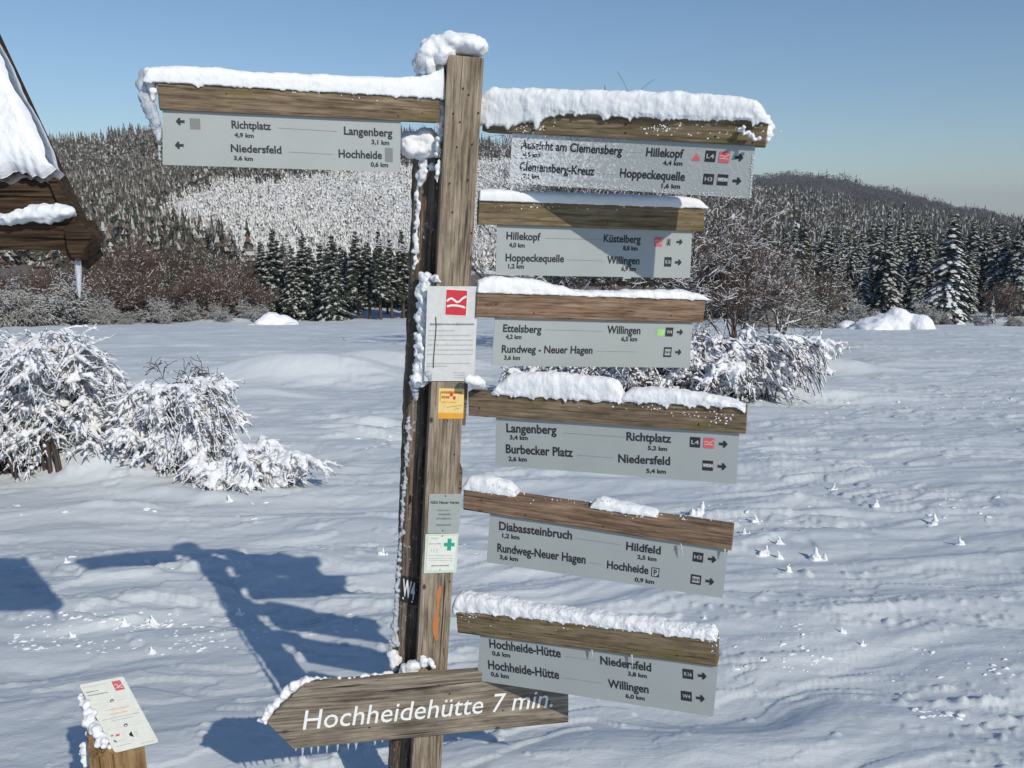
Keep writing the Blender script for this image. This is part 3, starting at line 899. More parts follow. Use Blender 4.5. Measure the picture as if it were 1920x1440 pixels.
for i in range(40):
    x = -80 + 330 * (i + rr.uniform(0, 1)) / 40
    p = at_edge(x, rr.uniform(68, 78)); p.z -= .1
    top = np.interp(x, [0, 150, 250], [520, 520, 560]) + rr.uniform(-10, 50)
    h = px_height(p, top)
    put_one(SHR[rr.choice(['frost1', 'frost2'])], 'frosted_shrub', 'white frosted shrub at the foot of the left thicket, ' + thicket_place(x), 'shrub', p, h / 4.2, rr.uniform(0, 6), 'frosted shrubs of the left thicket')
for i in range(9):
    x = 255 + 240 * (i + rr.uniform(0, 1)) / 9
    p = at_edge(x, rr.uniform(70, 74)); p.z -= .1
    put_one(SHR['frost1'], 'frosted_shrub', 'small frosted shrub in front of the brown thicket', 'shrub', p, px_height(p, rr.uniform(555, 585)) / 4.2, rr.uniform(0, 6), 'small frosted shrubs by the brown thicket')
for i in range(12):
    x = 560 + 290 * (i + rr.uniform(0, 1)) / 12
    p = hillpos(x, rr.uniform(98, 108))
    put_one(SHR[rr.choice(['olive1', 'brown1'])], 'leafless_shrub', 'dim brown shrub behind the trunks of the dark spruce copse', 'shrub', p, px_height(p, rr.uniform(500, 530)) / 6.0, rr.uniform(0, 6), 'brown shrubs behind the spruce copse')
# low white shrubs along the far side at the right
for (x, d, top, kd) in [(1465, 62, 548, 'frost2'), (1500, 66, 545, 'frost1'), (1540, 60, 566, 'frost2'), (1590, 64, 572, 'frost2'), (1610, 66, 560, 'frost1'), (1730, 70, 560, 'frost1'), (1755, 72, 565, 'frost2'),
                        (1840, 70, 585, 'frost1'), (1905, 70, 580, 'frost2'), (1560, 72, 540, 'olive1'), (1490, 74, 500, 'olive1'), (1530, 76, 480, 'brown2'), (1420, 60, 560, 'frost2'), (1440, 70, 500, 'brown1'), (1870, 84, 520, 'brown1'), (1900, 88, 515, 'olive1')]:
    p = at_edge(x, d); p.z -= .1
    fr = kd.startswith('frost')
    put_one(SHR[kd], 'frosted_shrub' if fr else 'leafless_shrub', 'low white frosted shrub along the far edge of the snow field at the right' if fr else 'brown leafless shrub standing before the frosted right wood', 'shrub', p, px_height(p, top) / (4.2 if fr else 6.5), rr.uniform(0, 6), 'frosted shrubs along the right edge' if fr else 'brown shrubs by the right wood')

# ---- snow hummocks on the far side
def hummock(label, px, pyb, w, h, dep, seed):
    p = at_edge(px, dep)
    r = random.Random(seed); bl = []
    for i in range(14):
        t = r.uniform(-1, 1)
        bl.append(((t * w * .5, r.uniform(-.3, .3) * w * .5, -.15 * h + h * .35 * (1 - t * t)), (w * r.uniform(.16, .3), w * .25, h * r.uniform(.35, .6) * (1 - .55 * t * t))))
    bl.append(((0, 0, -.1 * h), (w * .5, w * .3, h * .72)))
    me = blob_me('snow_hummock', bl, .06, .07, 1.6, 14)
    o = link('snow_hummock', me, ['snow_smooth'], None, Matrix.Translation(p), True)
    props(o, label, 'snow mound')
hummock('large rounded snow-covered mound at the foot of the right wood', 1682, 600, 4.6, 2.0, 62, 1)
hummock('snow-laden hump beside the dark copse at the left', 512, 598, 3.0, 1.25, 66, 2)
hummock('small snow hump left of the large one at the right wood', 1592, 600, 1.8, .8, 63, 3)

# ---- tall leafless trees behind the signs
def tree_thing(label, px, dist, top, seed, stems, spread, levels, kids, r0, rmin, frost, mats, fr=1.8, droop=0, up=.5, group=None, ratio=.62):
    p = at_edge(px, dist); p.z -= .15
    H = px_height(p, top)
    seg = branches(seed, stems, H * .82, spread, levels, kids, r0, droop, up, ratio)
    zmax = max(s[1][2] for s in seg); k = H / zmax
    seg = [(tuple(c * k for c in s[0]), tuple(c * k for c in s[1]), s[2], s[3], s[4]) for s in seg]
    lim = r0 * .33
    big = [s for s in seg if s[4] == 0]; small = [s for s in seg if s[4] > 0]
    e = thing('leafless_tree', label, 'tree', p, 0, group)
    link('trunk', bare_mesh('trunk', big, rmin, .3, seed, mats), [], e)
    link('crown', bare_mesh('crown', small, rmin, frost, seed + 1, mats, fr), [], e)
    return e
tree_thing('tall frosted leafless tree behind the upper right signs, its top twigs above the snowy beam', 1195, 31, 158, 51, 5, .55, 4, 6, .11, .008, .34, ['twig', 'frost'])
tree_thing('frosted leafless tree with brown twigs between the signs and the right wood', 1385, 34, 372, 52, 7, .55, 4, 6, .08, .008, .26, ['twig_brown', 'frost'])
tree_thing('frosted leafless tree seen in the gap between the post and the upper right sign', 995, 34, 262, 53, 6, .12, 4, 5, .06, .009, .7, ['twig', 'frost'], ratio=.42)
tree_thing('small frosted leafless tree at the right of the signs, before the wood', 1460, 40, 420, 54, 6, .5, 4, 5, .06, .009, .24, ['twig_olive', 'frost'])

# ---- snow-laden shrubs nearer by
def snow_bush(label, px, py, halfw, H, arcs, seed, snow=1.0, depthk=.6, voxel=.02, twig_r=.0028, cover=(), drift=True, lean=0.0, fine=1.0, darktw=0, group=None, snow_r=.026):
    base = gpt(px, py); base.z -= .07
    r = random.Random(seed)
    e = thing('snowy_shrub', label, 'shrub', base, 0, group)
    seg = []; blobs = []
    for i in range(arcs):
        a = r.uniform(0, 6.283)
        ox = r.uniform(-.45, .45) * halfw; oy = r.uniform(-.4, .4) * halfw * depthk
        reach = halfw * r.uniform(.35, 1.0) * .8
        dx, dy = math.cos(a) + lean, math.sin(a) * depthk
        hh = H * r.uniform(.35, 1.0) * (1 - .35 * (ox / halfw) ** 2)
        pts = []
        ns = 11
        bend = r.uniform(1.15, 1.65)
        for k in range(ns + 1):
            t = k / ns
            z = hh * math.sin(min(t * bend, 1.9) * math.pi / 2) ** .9 if t * bend < 2 else 0
            pts.append(Vector((ox + dx * reach * t ** 1.2 + r.gauss(0, .012), oy + dy * reach * t ** 1.2 + r.gauss(0, .012), z - .04)))
        R0 = r.uniform(.012, .022)
        for k in range(ns):
            seg.append((pts[k][:], pts[k + 1][:], R0 * (1 - .7 * k / ns), R0 * (1 - .7 * (k + 1) / ns), 0))
        for k in range(2, ns + 1):                # side twigs, hanging
            for q in range(int(r.choice((2, 3, 4)) * fine)):
                d = Vector((dx * .8 + r.gauss(0, .6), dy * .8 + r.gauss(0, .6), r.gauss(-.15, .5))).normalized()
                p = pts[k].copy(); L = r.uniform(.10, .34) * min(1.5, halfw); m_ = 6
                for w_ in range(m_):
                    d = (d + Vector((r.gauss(0, .3), r.gauss(0, .3), -.16))).normalized()
                    q2 = p + d * (L / m_)
                    if q2.z < -.03: break
                    seg.append((p[:], q2[:], twig_r * 1.5, twig_r, 1))
                    if r.random() < .5:
                        d3 = (d + Vector((r.gauss(0, .7), r.gauss(0, .7), r.gauss(-.1, .4)))).normalized(); q3 = q2 + d3 * L * .3
                        seg.append((q2[:], q3[:], twig_r, twig_r * .7, 2))
                    if r.random() < .88 * snow:
                        hz = math.sqrt(max(0, 1 - d.z ** 2))
                        rad = snow_r * r.uniform(.55, 1.25) * (.45 + .55 * hz)
                        blobs.append(((p + (q2 - p) * r.random() + Vector((0, 0, rad * .55)))[:], (rad * 1.15, rad * 1.0, rad * .85)))
                        if r.random() < .6: blobs.append((((p + q2) * .5 + Vector((0, 0, rad * .5)))[:], (rad, rad, rad * .8)))
                    p = q2
        for k in range(1, ns):
            if r.random() < .92 * snow:
                dd = (pts[k + 1] - pts[k]).normalized(); hz = math.sqrt(max(0, 1 - dd.z ** 2))
                for f in (0, .25, .5, .75):
                    rad = snow_r * r.uniform(.9, 1.9) * (.3 + .7 * hz)
                    c = pts[k].lerp(pts[k + 1], f) + Vector((0, 0, rad * .6))
                    blobs.append((c[:], (rad * 1.2, rad * 1.1, rad * .85)))
    for (cx, cy, cz, rx, ry, rz_) in cover:
        for i in range(0):
            u_, w_ = r.gauss(0, .5), r.gauss(0, .5)
            q_ = r.uniform(.10, .24)
            blobs.append(((cx + u_ * rx, cy + w_ * ry, cz - .7 * rz_ * (u_ * u_ + w_ * w_) * 1.6 + r.gauss(0, .12) * rz_), (rx * q_ * 1.3, ry * q_ * 1.4, rz_ * r.uniform(.15, .3))))
    for i in range(darktw):
        a = r.uniform(0, 6.283); p = Vector((r.uniform(-.3, .8) * halfw, -.3 * halfw * depthk, H * r.uniform(.5, .95)))
        d = Vector((r.uniform(.2, 1), r.gauss(-.2, .3), r.uniform(-.3, .2))).normalized()
        for w_ in range(6):
            d = (d + Vector((r.gauss(0, .1), r.gauss(0, .1), -.26))).normalized(); q2 = p + d * .085 * H / 1.0
            seg.append((p[:], q2[:], twig_r * 1.3, twig_r, 2)); p = q2
    P0, P1, A, B, lv = seg_arrays(seg)
    V, F = seg_prisms(P0, P1, A, B, 4)
    parts = [(V, F, 0)]
    k = (np.random.default_rng(seed).uniform(0, 1, len(P0)) < .8 * snow) & (lv > 0)
    up = np.array([[.2, -.3, .8]])
    V, F = seg_prisms(P0[k] + up * A[k, None], P1[k] + up * B[k, None], A[k] * 2.1, B[k] * 2.1, 3)
    parts.append((V, F, 1))
    V, F, mi = join(parts)
    link('branches', me_np('branches', V, F, mi), ['twig', 'frost'], e)
    me = blob_me('snow', blobs, voxel, voxel * 1.1, 14, 0, sub=1)
    link('snow', me, ['snow_bush'], e, smooth=True)
    return e
snow_bush('large heap of bent branches buried in snow at the left edge', 60, 885, 1.05, 1.45, 74, 101, 1.0,
          snow_r=.022, voxel=.014, fine=2.2, cover=[(.5, -.2, .80, .55, .4, .16), (-.1, -.05, 1.0, .45, .35, .14), (.8, -.35, .5, .4, .3, .14), (.2, -.45, .62, .45, .3, .14), (-.6, -.3, .7, .45, .3, .14)])
snow_bush('low snowed-under bush between the large heap and the twiggy dome', 225, 865, .62, .95, 30, 102, 1.0, snow_r=.021, voxel=.014, fine=2.1, cover=[(.1, -.1, .72, .35, .3, .12), (.3, -.3, .45, .35, .25, .12)])
snow_bush('domed bush with dark drooping twigs showing through the snow', 335, 885, .62, 1.0, 44, 103, .85, darktw=45, fine=2.1, snow_r=.021, voxel=.014, cover=[(.1, -.3, .75, .4, .25, .12), (.3, -.3, .45, .3, .25, .12), (-.05, -.2, .98, .22, .2, .12), (-.45, -.2, .6, .18, .18, .14)])
snow_bush('low snowy bush trailing to the right of the twiggy dome', 455, 908, .58, .54, 34, 104, 1.0, snow_r=.021, voxel=.014, fine=2.0, lean=.35, cover=[(.1, -.1, .36, .35, .25, .10), (.4, -.15, .2, .3, .25, .08)])
# twigs of the little tree behind the heap
def small_tree(label, px, py, top, seed, lean):
    p = gpt(px, py); H = px_height(p, top)
    seg = branches(seed, 2, H * .75, .5, 4, 5, .016, .12, .1, .66, .28)
    zm = max(s[1][2] for s in seg); k = H / zm
    seg = [((s[0][0] * k + lean * s[0][2] * k, s[0][1] * k, s[0][2] * k), (s[1][0] * k + lean * s[1][2] * k, s[1][1] * k, s[1][2] * k), s[2], s[3], s[4]) for s in seg]
    e = thing('leafless_sapling', label, 'sapling', p)
    link('stem', bare_mesh('stem', [s for s in seg if s[4] == 0], .006, .25, seed, ['twig', 'frost']), [], e)
    link('twigs', bare_mesh('twigs', [s for s in seg if s[4] > 0], .0055, .05, seed, ['twig', 'frost']), [], e)
small_tree('small bare sapling with fine dark twigs behind the snow heap at the left', 190, 800, 618, 61, .25)

snow_bush('snowy shrub with dense dark stems seen under the Rundweg sign', 1190, 745, 1.7, 1.15, 46, 201, .45, voxel=.035, twig_r=.007, snow_r=.035, fine=1.0)
snow_bush('snowy shrub behind the post and the third right beam', 1040, 735, 1.1, 1.1, 30, 202, .55, voxel=.035, twig_r=.007, snow_r=.04)
snow_bush('snow-laden shrub with criss-crossing branches right of the Rundweg sign', 1370, 740, 1.7, 1.35, 46, 203, .62, darktw=60, voxel=.035, twig_r=.007, snow_r=.045)
snow_bush('arched white bush trailing down to the right in the middle of the field', 1480, 700, 1.05, 1.0, 44, 204, 1.0, voxel=.035, twig_r=.007, snow_r=.055, lean=.25, cover=[(.5, 0, .7, .7, .4, .3), (.9, -.1, .4, .4, .3, .25)])
# frosted stems rising out of the shrub at the right of the signs
for i, (px, py, top, sd_) in enumerate([(1345, 735, 560, 71), (1300, 720, 540, 72), (1410, 720, 600, 73), (1260, 735, 600, 74)]):
    p = gpt(px, py); H = px_height(p, top)
    seg = branches(sd_, 6, H * .8, .9, 3, 5, .03, .2, .2)
    me = bare_mesh('shrub', seg, .008, .7, sd_, ['twig', 'frost'], 1.8)
    put_one(me, 'frosted_shrub', ['tallest frosted stems spreading beside the right ends of the middle signs', 'frosted stems half hidden behind the middle signs', 'frosted stems leaning over the criss-crossing shrub', 'low frosted stems in the gap below the middle signs'][i], 'shrub', p, 1.0, 0, None)

# frozen grass tufts standing in the snow
r = random.Random(77)
def tuft(label, px, py, hpx, seed, group):
    p = gpt(px, py); d = (p - CAM).length; h = hpx * d / FPX
    rr_ = random.Random(seed); bl = []
    lean = rr_.uniform(-.4, .4)
    for i in range(9):
        t = i / 8
        bl.append(((lean * h * t + rr_.gauss(0, .06) * h, rr_.gauss(0, .05) * h, h * t * .9), (h * (.36 - .26 * t) * rr_.uniform(.7, 1.2), h * .25 * (1 - .6 * t), h * .18)))
    for q in range(3):
        a_ = rr_.gauss(0, .35) * h; hq = h * rr_.uniform(.25, .55)
        for w_ in range(4): bl.append(((a_ + rr_.gauss(0, .03) * h, rr_.gauss(0, .06) * h, hq * w_ / 4), (h * (.24 - .04 * w_), h * .2, h * .16)))
    bl.append(((0, 0, -h * .12), (h * .75, h * .5, h * .28)))
    o = link('frozen_tuft', blob_me('frozen_tuft', bl, h * .06, h * .05, 40, 2, sub=1), ['snow'], None, Matrix.Translation(p), True)
    props(o, label, 'grass tuft', group)
TF = [(1313, 965, 26), (1395, 1003, 12), (1428, 1040, 20), (1464, 1020, 15), (1462, 1045, 14), (1533, 1048, 24), (1478, 1072, 16), (1750, 983, 20), (1801, 1020, 14), (1419, 978, 14), (1642, 950, 12), (1560, 918, 12),
      (717, 1042, 13), (234, 1170, 14), (290, 1168, 16), (430, 938, 12), (136, 1192, 10), (285, 1222, 12), (1615, 1209, 10), (1580, 1186, 10), (450, 1150, 12), (125, 1053, 9), (1430, 1237, 9), (1320, 1160, 8)]
for i, (x, y, hp) in enumerate(TF):
    right = x > 900
    tuft('small white frozen grass tuft poking out of the snow ' + ('right of the signs' if right else 'left of the signpost'), x, y + 2, hp, 300 + i, 'frozen tufts right of the signs' if right else 'frozen tufts left of the signpost')

# broken crust: small lumps of snow lying about, in the patches where the wind left them
def crust(name, label, patches, seed):
    r = random.Random(seed); iv, f = ico(2); Vv, Ff = [], []; n = 0
    for (x0, y0, x1, y1, cnt, s0, s1) in patches:
        for i in range(cnt):
            cx = r.uniform(x0, x1); cy = r.uniform(y0, y1)
            for j in range(r.choice((1, 2, 3))):
                p = gpt(cx + r.gauss(0, 14), cy + r.gauss(0, 4)); d = (p - CAM).length; w = (s0 + (s1 - s0) * r.random() ** 2.6) * .8 * d / FPX
                q = iv * (1 + .28 * np.random.default_rng(r.randrange(9999)).normal(0, 1, (len(iv), 1)))
                a = r.gauss(.1, .3); q = q * np.array([w, w * .6, w * r.uniform(.25, .5)])
                q = np.stack([q[:, 0] * math.cos(a) - q[:, 1] * math.sin(a), q[:, 0] * math.sin(a) + q[:, 1] * math.cos(a), q[:, 2]], -1)
                Vv.append(q + np.array(p) - np.array([0, 0, w * .12])); Ff.append(f + n * len(iv)); n += 1
    o = link(name, me_np(name, np.concatenate(Vv), np.concatenate(Ff)), ['snow_smooth'], None, None, True)
    props(o, label, kind='stuff')
crust('snow_crust', 'small broken lumps of snow crust lying on the wind-packed field',
      [(0, 1148, 420, 1178, 46, 3, 9), (0, 1188, 440, 1222, 46, 3, 9), (1370, 1170, 1560, 1260, 26, 3, 9), (1600, 1200, 1910, 1290, 26, 2, 8), (1715, 1328, 1790, 1345, 10, 5, 11), (1330, 1300, 1920, 1300, 6, 2, 4),
       (1340, 930, 1920, 985, 34, 2, 7), (860, 1010, 1000, 1060, 8, 2, 6), (1640, 740, 1910, 800, 22, 2, 5), (1380, 740, 1600, 790, 30, 2, 6), (440, 1150, 700, 1200, 10, 3, 8), (640, 790, 760, 850, 14, 3, 9), (0, 940, 520, 975, 8, 3, 9), (0, 1040, 320, 1075, 9, 3, 8)], 12)
# ------------------------------------------------------------------ signpost
def frame(O, X, W):
    X = X.normalized(); W = (W - W.dot(X) * X).normalized(); Y = W.cross(X)
    m = Matrix.Identity(4)
    for i in range(3): m[i][0] = X[i]; m[i][1] = Y[i]; m[i][2] = W[i]; m[i][3] = O[i]
    return m
def frame_w(O, X, W):
    W = W.normalized(); return frame(O, X - X.dot(W) * W, W)
def loc(Mx, px, py, y0=0.0):
    inv = Mx.inverted(); o = inv @ CAM; d = inv.to_3x3() @ RAY(px, py)
    t = (y0 - o.y) / d.y; p = o + d * t
    return p.x, p.z
def pxscale(Mx, px, py, y0=0.0):
    a = loc(Mx, px, py, y0); b = loc(Mx, px + 10, py, y0)
    return math.hypot(b[0] - a[0], b[1] - a[1]) / 10

class Print:
    """flat print on a plane of a local frame, gathered into one thin mesh"""
    def __init__(self, Mx, y0): self.M, self.y, self.V, self.F, self.mi, self.mats = Mx, y0, [], [], [], []
    def _m(self, mat):
        if mat not in self.mats: self.mats.append(mat)
        return self.mats.index(mat)
    def poly(self, pts, mat, lift=0.0):
        o = len(self.V); self.V += [(x, self.y - lift, z) for x, z in pts]
        self.F.append(list(range(o, o + len(pts)))); self.mi.append(self._m(mat))
    def pxpoly(self, pts, mat, lift=0.0): self.poly([loc(self.M, x, y, self.y) for x, y in pts], mat, lift)
    def stroke(self, pts, w, mat, lift=0.0, local=False):
        P = [Vector(p if local else loc(self.M, p[0], p[1], self.y)) for p in pts]
        L, Rr = [], []
        for i, p in enumerate(P):
            a = P[max(0, i - 1)]; b = P[min(len(P) - 1, i + 1)]; t = (b - a).normalized(); n = Vector((-t.y, t.x)) * w * .5
            L.append(p + n); Rr.append(p - n)
        for i in range(len(P) - 1): self.poly([L[i][:], L[i + 1][:], Rr[i + 1][:], Rr[i][:]], mat, lift)
    def rect(self, x0, y0, x1, y1, mat, lift=0.0, grow=0.0):
        """axis-aligned to the frame, from two opposite picture corners"""
        cx, cy = (x0 + x1) / 2, (y0 + y1) / 2; c = loc(self.M, cx, cy, self.y); s = pxscale(self.M, cx, cy, self.y)
        w, h = abs(x1 - x0) * s / 2 + grow, abs(y1 - y0) * s / 2 + grow
        self.poly([(c[0] - w, c[1] - h), (c[0] + w, c[1] - h), (c[0] + w, c[1] + h), (c[0] - w, c[1] + h)], mat, lift)
        return c, w, h
    def text(self, s, a, b, cap, mat, bold=.012, shear=0.0, lift=0.0, capu=None):
        """a,b picture ends of the base line; cap: capital height in picture pixels"""
        A = Vector(loc(self.M, a[0], a[1], self.y)); B = Vector(loc(self.M, b[0], b[1], self.y))
        sc_ = pxscale(self.M, *a, self.y) if capu is None else 1
        self.text_local(s, A, B, (cap * sc_) if capu is None else capu, mat, bold, shear, lift)
    def text_local(self, s, A, B, cap, mat, bold=.012, shear=0.0, lift=0.0):
        V, F, w = glyphs(s, bold, shear)
        d = (B - A); L = d.length; t = d / L; n = Vector((-t.y, t.x))
        o = len(self.V)
        for x, y in V:
            p = A + t * (x / w * L) + n * (y / CAPH * cap)
            self.V.append((p.x, self.y - lift, p.y))
        k = self._m(mat)
        for f in F: self.F.append([i + o for i in f]); self.mi.append(k)
    def dashes(self, a, b, h, mat, seed=0, fill=.82, lift=0.0):
        """a line of print too small to read: uneven word-length strokes"""
        r = random.Random(seed); A = Vector(loc(self.M, *a, self.y)); B = Vector(loc(self.M, *b, self.y)); L = (B - A).length; t = (B - A) / L
        x = 0; sc_ = pxscale(self.M, *a, self.y)
        while x < L:
            w = min(L - x, r.uniform(3, 10) * sc_)
            self.stroke([(A + t * x)[:], (A + t * (x + w))[:]], h * sc_ * r.uniform(.7, 1.1), mat, lift, True); x += w + r.uniform(.8, 1.8) * sc_ * (1.6 - fill)
    def done(self, name, parent, label=None):
        if not self.V: return None
        o = link(name, me_py(name, self.V, self.F, self.mi), self.mats, parent, self.M)
        if label: o['label'] = label
        return o
_gl = {}
def glyphs(s, bold, shear):
    key = (s, bold, shear)
    if key not in _gl:
        c = bpy.data.curves.new('txt', 'FONT'); c.body = s; c.offset = bold; c.shear = shear; c.resolution_u = 3
        o = bpy.data.objects.new('txt', c); me = bpy.data.meshes.new_from_object(o)
        V = np.array([v.co[:2] for v in me.vertices]); x0 = V[:, 0].min(); V[:, 0] -= x0
        _gl[key] = ([tuple(v) for v in V], [list(p.vertices) for p in me.polygons], V[:, 0].max())
        bpy.data.objects.remove(o); bpy.data.meshes.remove(me); bpy.data.curves.remove(c)
    return _gl[key]
_V = glyphs('H', 0, 0)[0]
CAPH = max(v[1] for v in _V) - min(v[1] for v in _V)

def round_poly(pts, r, n=4):
    out = []
    for i in range(len(pts)):
        p = Vector(pts[i]); a = (Vector(pts[i - 1]) - p).normalized(); b = (Vector(pts[(i + 1) % len(pts)]) - p).normalized()
        s, e = p + a * r, p + b * r
        for k in range(n + 1):
            t = k / n; out.append(((1 - t) ** 2 * s + 2 * t * (1 - t) * p + t * t * e)[:])
    return out

TOPF = U(874, 105, 2.05); BOTF = U(802, 1400, 2.50)
WP = (TOPF - BOTF).normalized()
ax_ = math.radians(9)
PX = Vector((math.cos(ax_), math.sin(ax_), 0))
base0 = BOTF - WP * .75
POST = frame_w(base0, PX, WP)
PLEN = (TOPF - base0).length
gb = base0.copy()
sp = thing('signpost', 'tall weathered wooden signpost with seven grey and wooden direction arms under caps of snow', 'signpost', (base0.x, base0.y, Gz(base0.x, base0.y)))
def post_local(px, py, y0=0.0): return loc(POST, px, py, y0)
link('timber_post', box_me('timber_post', -.047, .047, 0, .095, 0, PLEN, .004, .0016), ['post_wood'], sp, POST)

# the round log strapped behind the timber
lt = U(806, 296, 2.21); lb = U(755, 1400, 2.63); WL = (lt - lb).normalized(); l0 = lb - WL * .75; LOG = frame_w(l0, Vector((1, 0, 0)), WL); LL = (lt - l0).length
rings, sides = 220, 40
zz = np.linspace(0, LL, rings); tt = np.linspace(0, 2 * math.pi, sides, endpoint=False)
Zg, Tg = np.meshgrid(zz, tt, indexing='ij')
Rg = .045 + .0035 * pn(Tg * 2.2, Zg * 5, 5) + .0028 * pn(np.cos(Tg) * 9 + np.sin(Tg) * 7, Zg * 22, 6) + .002 * pn(Tg * 9, Zg * 30, 7) - .0030 * np.clip(.25 - np.abs(pn(Tg * 3.5, Zg * 4, 8)), 0, 1) * 4
V = np.stack([Rg * np.cos(Tg), Rg * np.sin(Tg), Zg], -1).reshape(-1, 3)
i = np.arange(rings - 1)[:, None] * sides; j = np.arange(sides)[None]
F = np.stack([i + j, i + (j + 1) % sides, i + sides + (j + 1) % sides, i + sides + j], -1).reshape(-1, 4)
lg = link('log_post', me_np('log_post', V, F), ['bark'], sp, LOG, True); lg['label'] = 'dark bark-covered round log behind the squared timber'

def px_blobs(lst):
    """(px,py,depth,(rx,ry,rz) in picture pixels) -> world blobs"""
    out = []
    for px, py, d, r_ in lst:
        s = d / FPX
        if np.isscalar(r_): r_ = (r_, r_, r_)
        out.append((U(px, py, d)[:], (r_[0] * s, r_[1] * s, r_[2] * s)))
    return out
def snow_lump(name, lst, voxel=.004, amp=.005, freq=45, mat='snow', parent=None, smooth_it=2, label=None):
    bl = px_blobs(lst)
    me = blob_me(name, bl, voxel, amp, freq, smooth_it)
    o = link(name, me, [mat], sp if parent is None else parent, Matrix.Identity(4), True)
    if label: o['label'] = label
    return o
def chain(pts, jit=.25, n=5, seed=0):
    """run of overlapping lumps between picture points (px,py,depth,r)"""
    r = random.Random(seed); out = []
    for a, b in zip(pts[:-1], pts[1:]):
        for k in range(n):
            t = (k + r.random()) / n; q = [a[i] * (1 - t) + b[i] * t for i in range(4)]
            j = q[3] * jit; out.append((q[0] + r.gauss(0, j), q[1] + r.gauss(0, j), q[2] + r.gauss(0, .004), (q[3] * r.uniform(.75, 1.2), q[3] * r.uniform(.8, 1.1), q[3] * r.uniform(.7, 1.15))))
    return out

def snow_cap(arm, prof, t, over=.006, drip=None, amp=.003, seed=0, taper=(.02, .02), power=.62, back=.006, freq=38, name='snow_cap', res=.0022, ztop=None):
    """snow lying along the top of a beam: prof = picture points of its upper outline"""
    Mx, zb = arm['M'], arm['top']
    P = [loc(Mx, x, y, t * .5) for x, y in prof]
    us = np.array([p[0] for p in P]); zs = np.array([p[1] for p in P])
    u = np.arange(us[0], us[-1], res); k = len(u)
    zt = np.interp(u, us, zs)
    # soften the corners of the outline
    ker = np.ones(7) / 7; zt = np.convolve(np.pad(zt, 3, 'edge'), ker, 'valid')
    zt = zt + amp * .9 * fbm(u * 11, u * 0 + seed, 3, 2)
    e = np.sqrt(np.clip(1 - np.clip(1 - (u - u[0]) / taper[0], 0, 1) ** 2, 0, 1)) * np.sqrt(np.clip(1 - np.clip(1 - (u[-1] - u) / taper[1], 0, 1) ** 2, 0, 1)) + .02
    zbv = zb(u) if callable(zb) else np.full(k, zb)
    H = np.maximum(zt - zbv, .001) * e
    dr = (drip(u) if drip else 0 * u) + .0
    m = 34; tq = np.linspace(0, math.pi, 1500)
    hm, am = float(np.median(H)), t * .5 + over
    cy_ = -am * np.sign(np.cos(tq)) * np.abs(np.cos(tq)) ** .75; cz_ = hm * np.clip(np.sin(tq), 0, 1) ** power
    sl_ = np.concatenate([[0], np.cumsum(np.hypot(np.diff(cy_), np.diff(cz_)))]); th = np.interp(np.linspace(0, sl_[-1], m), sl_, tq)
    Y, Z, Uu = [], [], []
    a_f = t * .5 + over * e; a_b = t * .5 + back * e
    rows = [(np.full(k, .004), zbv - dr)]
    rows.append((-over * .75 * e, zbv - dr * 1.0))
    for fq in (.85, .7, .5, .3, .15): rows.append((-over * (.75 + .25 * (1 - fq)) * e, zbv - dr * fq))
    for q in th:
        yy = t * .5 - (a_f if q < math.pi / 2 else a_b) * math.copysign(abs(math.cos(q)) ** .75, math.cos(q))
        rows.append((yy, zbv + H * max(0., math.sin(q)) ** power))
    rows.append((t - .004 + 0 * u, zbv - .001))
    Yv = np.stack([r_[0] + 0 * u for r_ in rows], 1); Zv = np.stack([r_[1] + 0 * u for r_ in rows], 1); Uv = np.repeat(u[:, None], Yv.shape[1], 1)
    co = np.stack([Uv, Yv, Zv], -1)
    n = co.shape[1]
    flat = co.reshape(-1, 3)
    d = np.array([mnoise.fractal(Vector(p) * freq + Vector((seed * 3.1, 0, 0)), 1.0, 2.1, 4) for p in flat]).reshape(k, n)
    d2 = np.array([mnoise.noise(Vector(p) * 150 + Vector((seed, 0, 0))) for p in flat]).reshape(k, n)
    wgt = np.ones(n); wgt[0] = wgt[-1] = 0
    cy, cz = t * .5, zbv[:, None]
    ny = Yv - cy; nz = Zv - cz; ln = np.sqrt(ny ** 2 + nz ** 2) + 1e-6
    dd = (d * amp * 1.15 + d2 * amp * .35) * wgt
    co[..., 1] += ny / ln * dd; co[..., 2] += nz / ln * dd
    V = co.reshape(-1, 3)
    i = np.arange(k - 1)[:, None] * n; j = np.arange(n)[None]
    F = np.stack([i + j, i + (j + 1) % n, i + n + (j + 1) % n, i + n + j], -1).reshape(-1, 4)
    return link(name, me_np(name, V, F), ['snow'], sp, Mx, True)

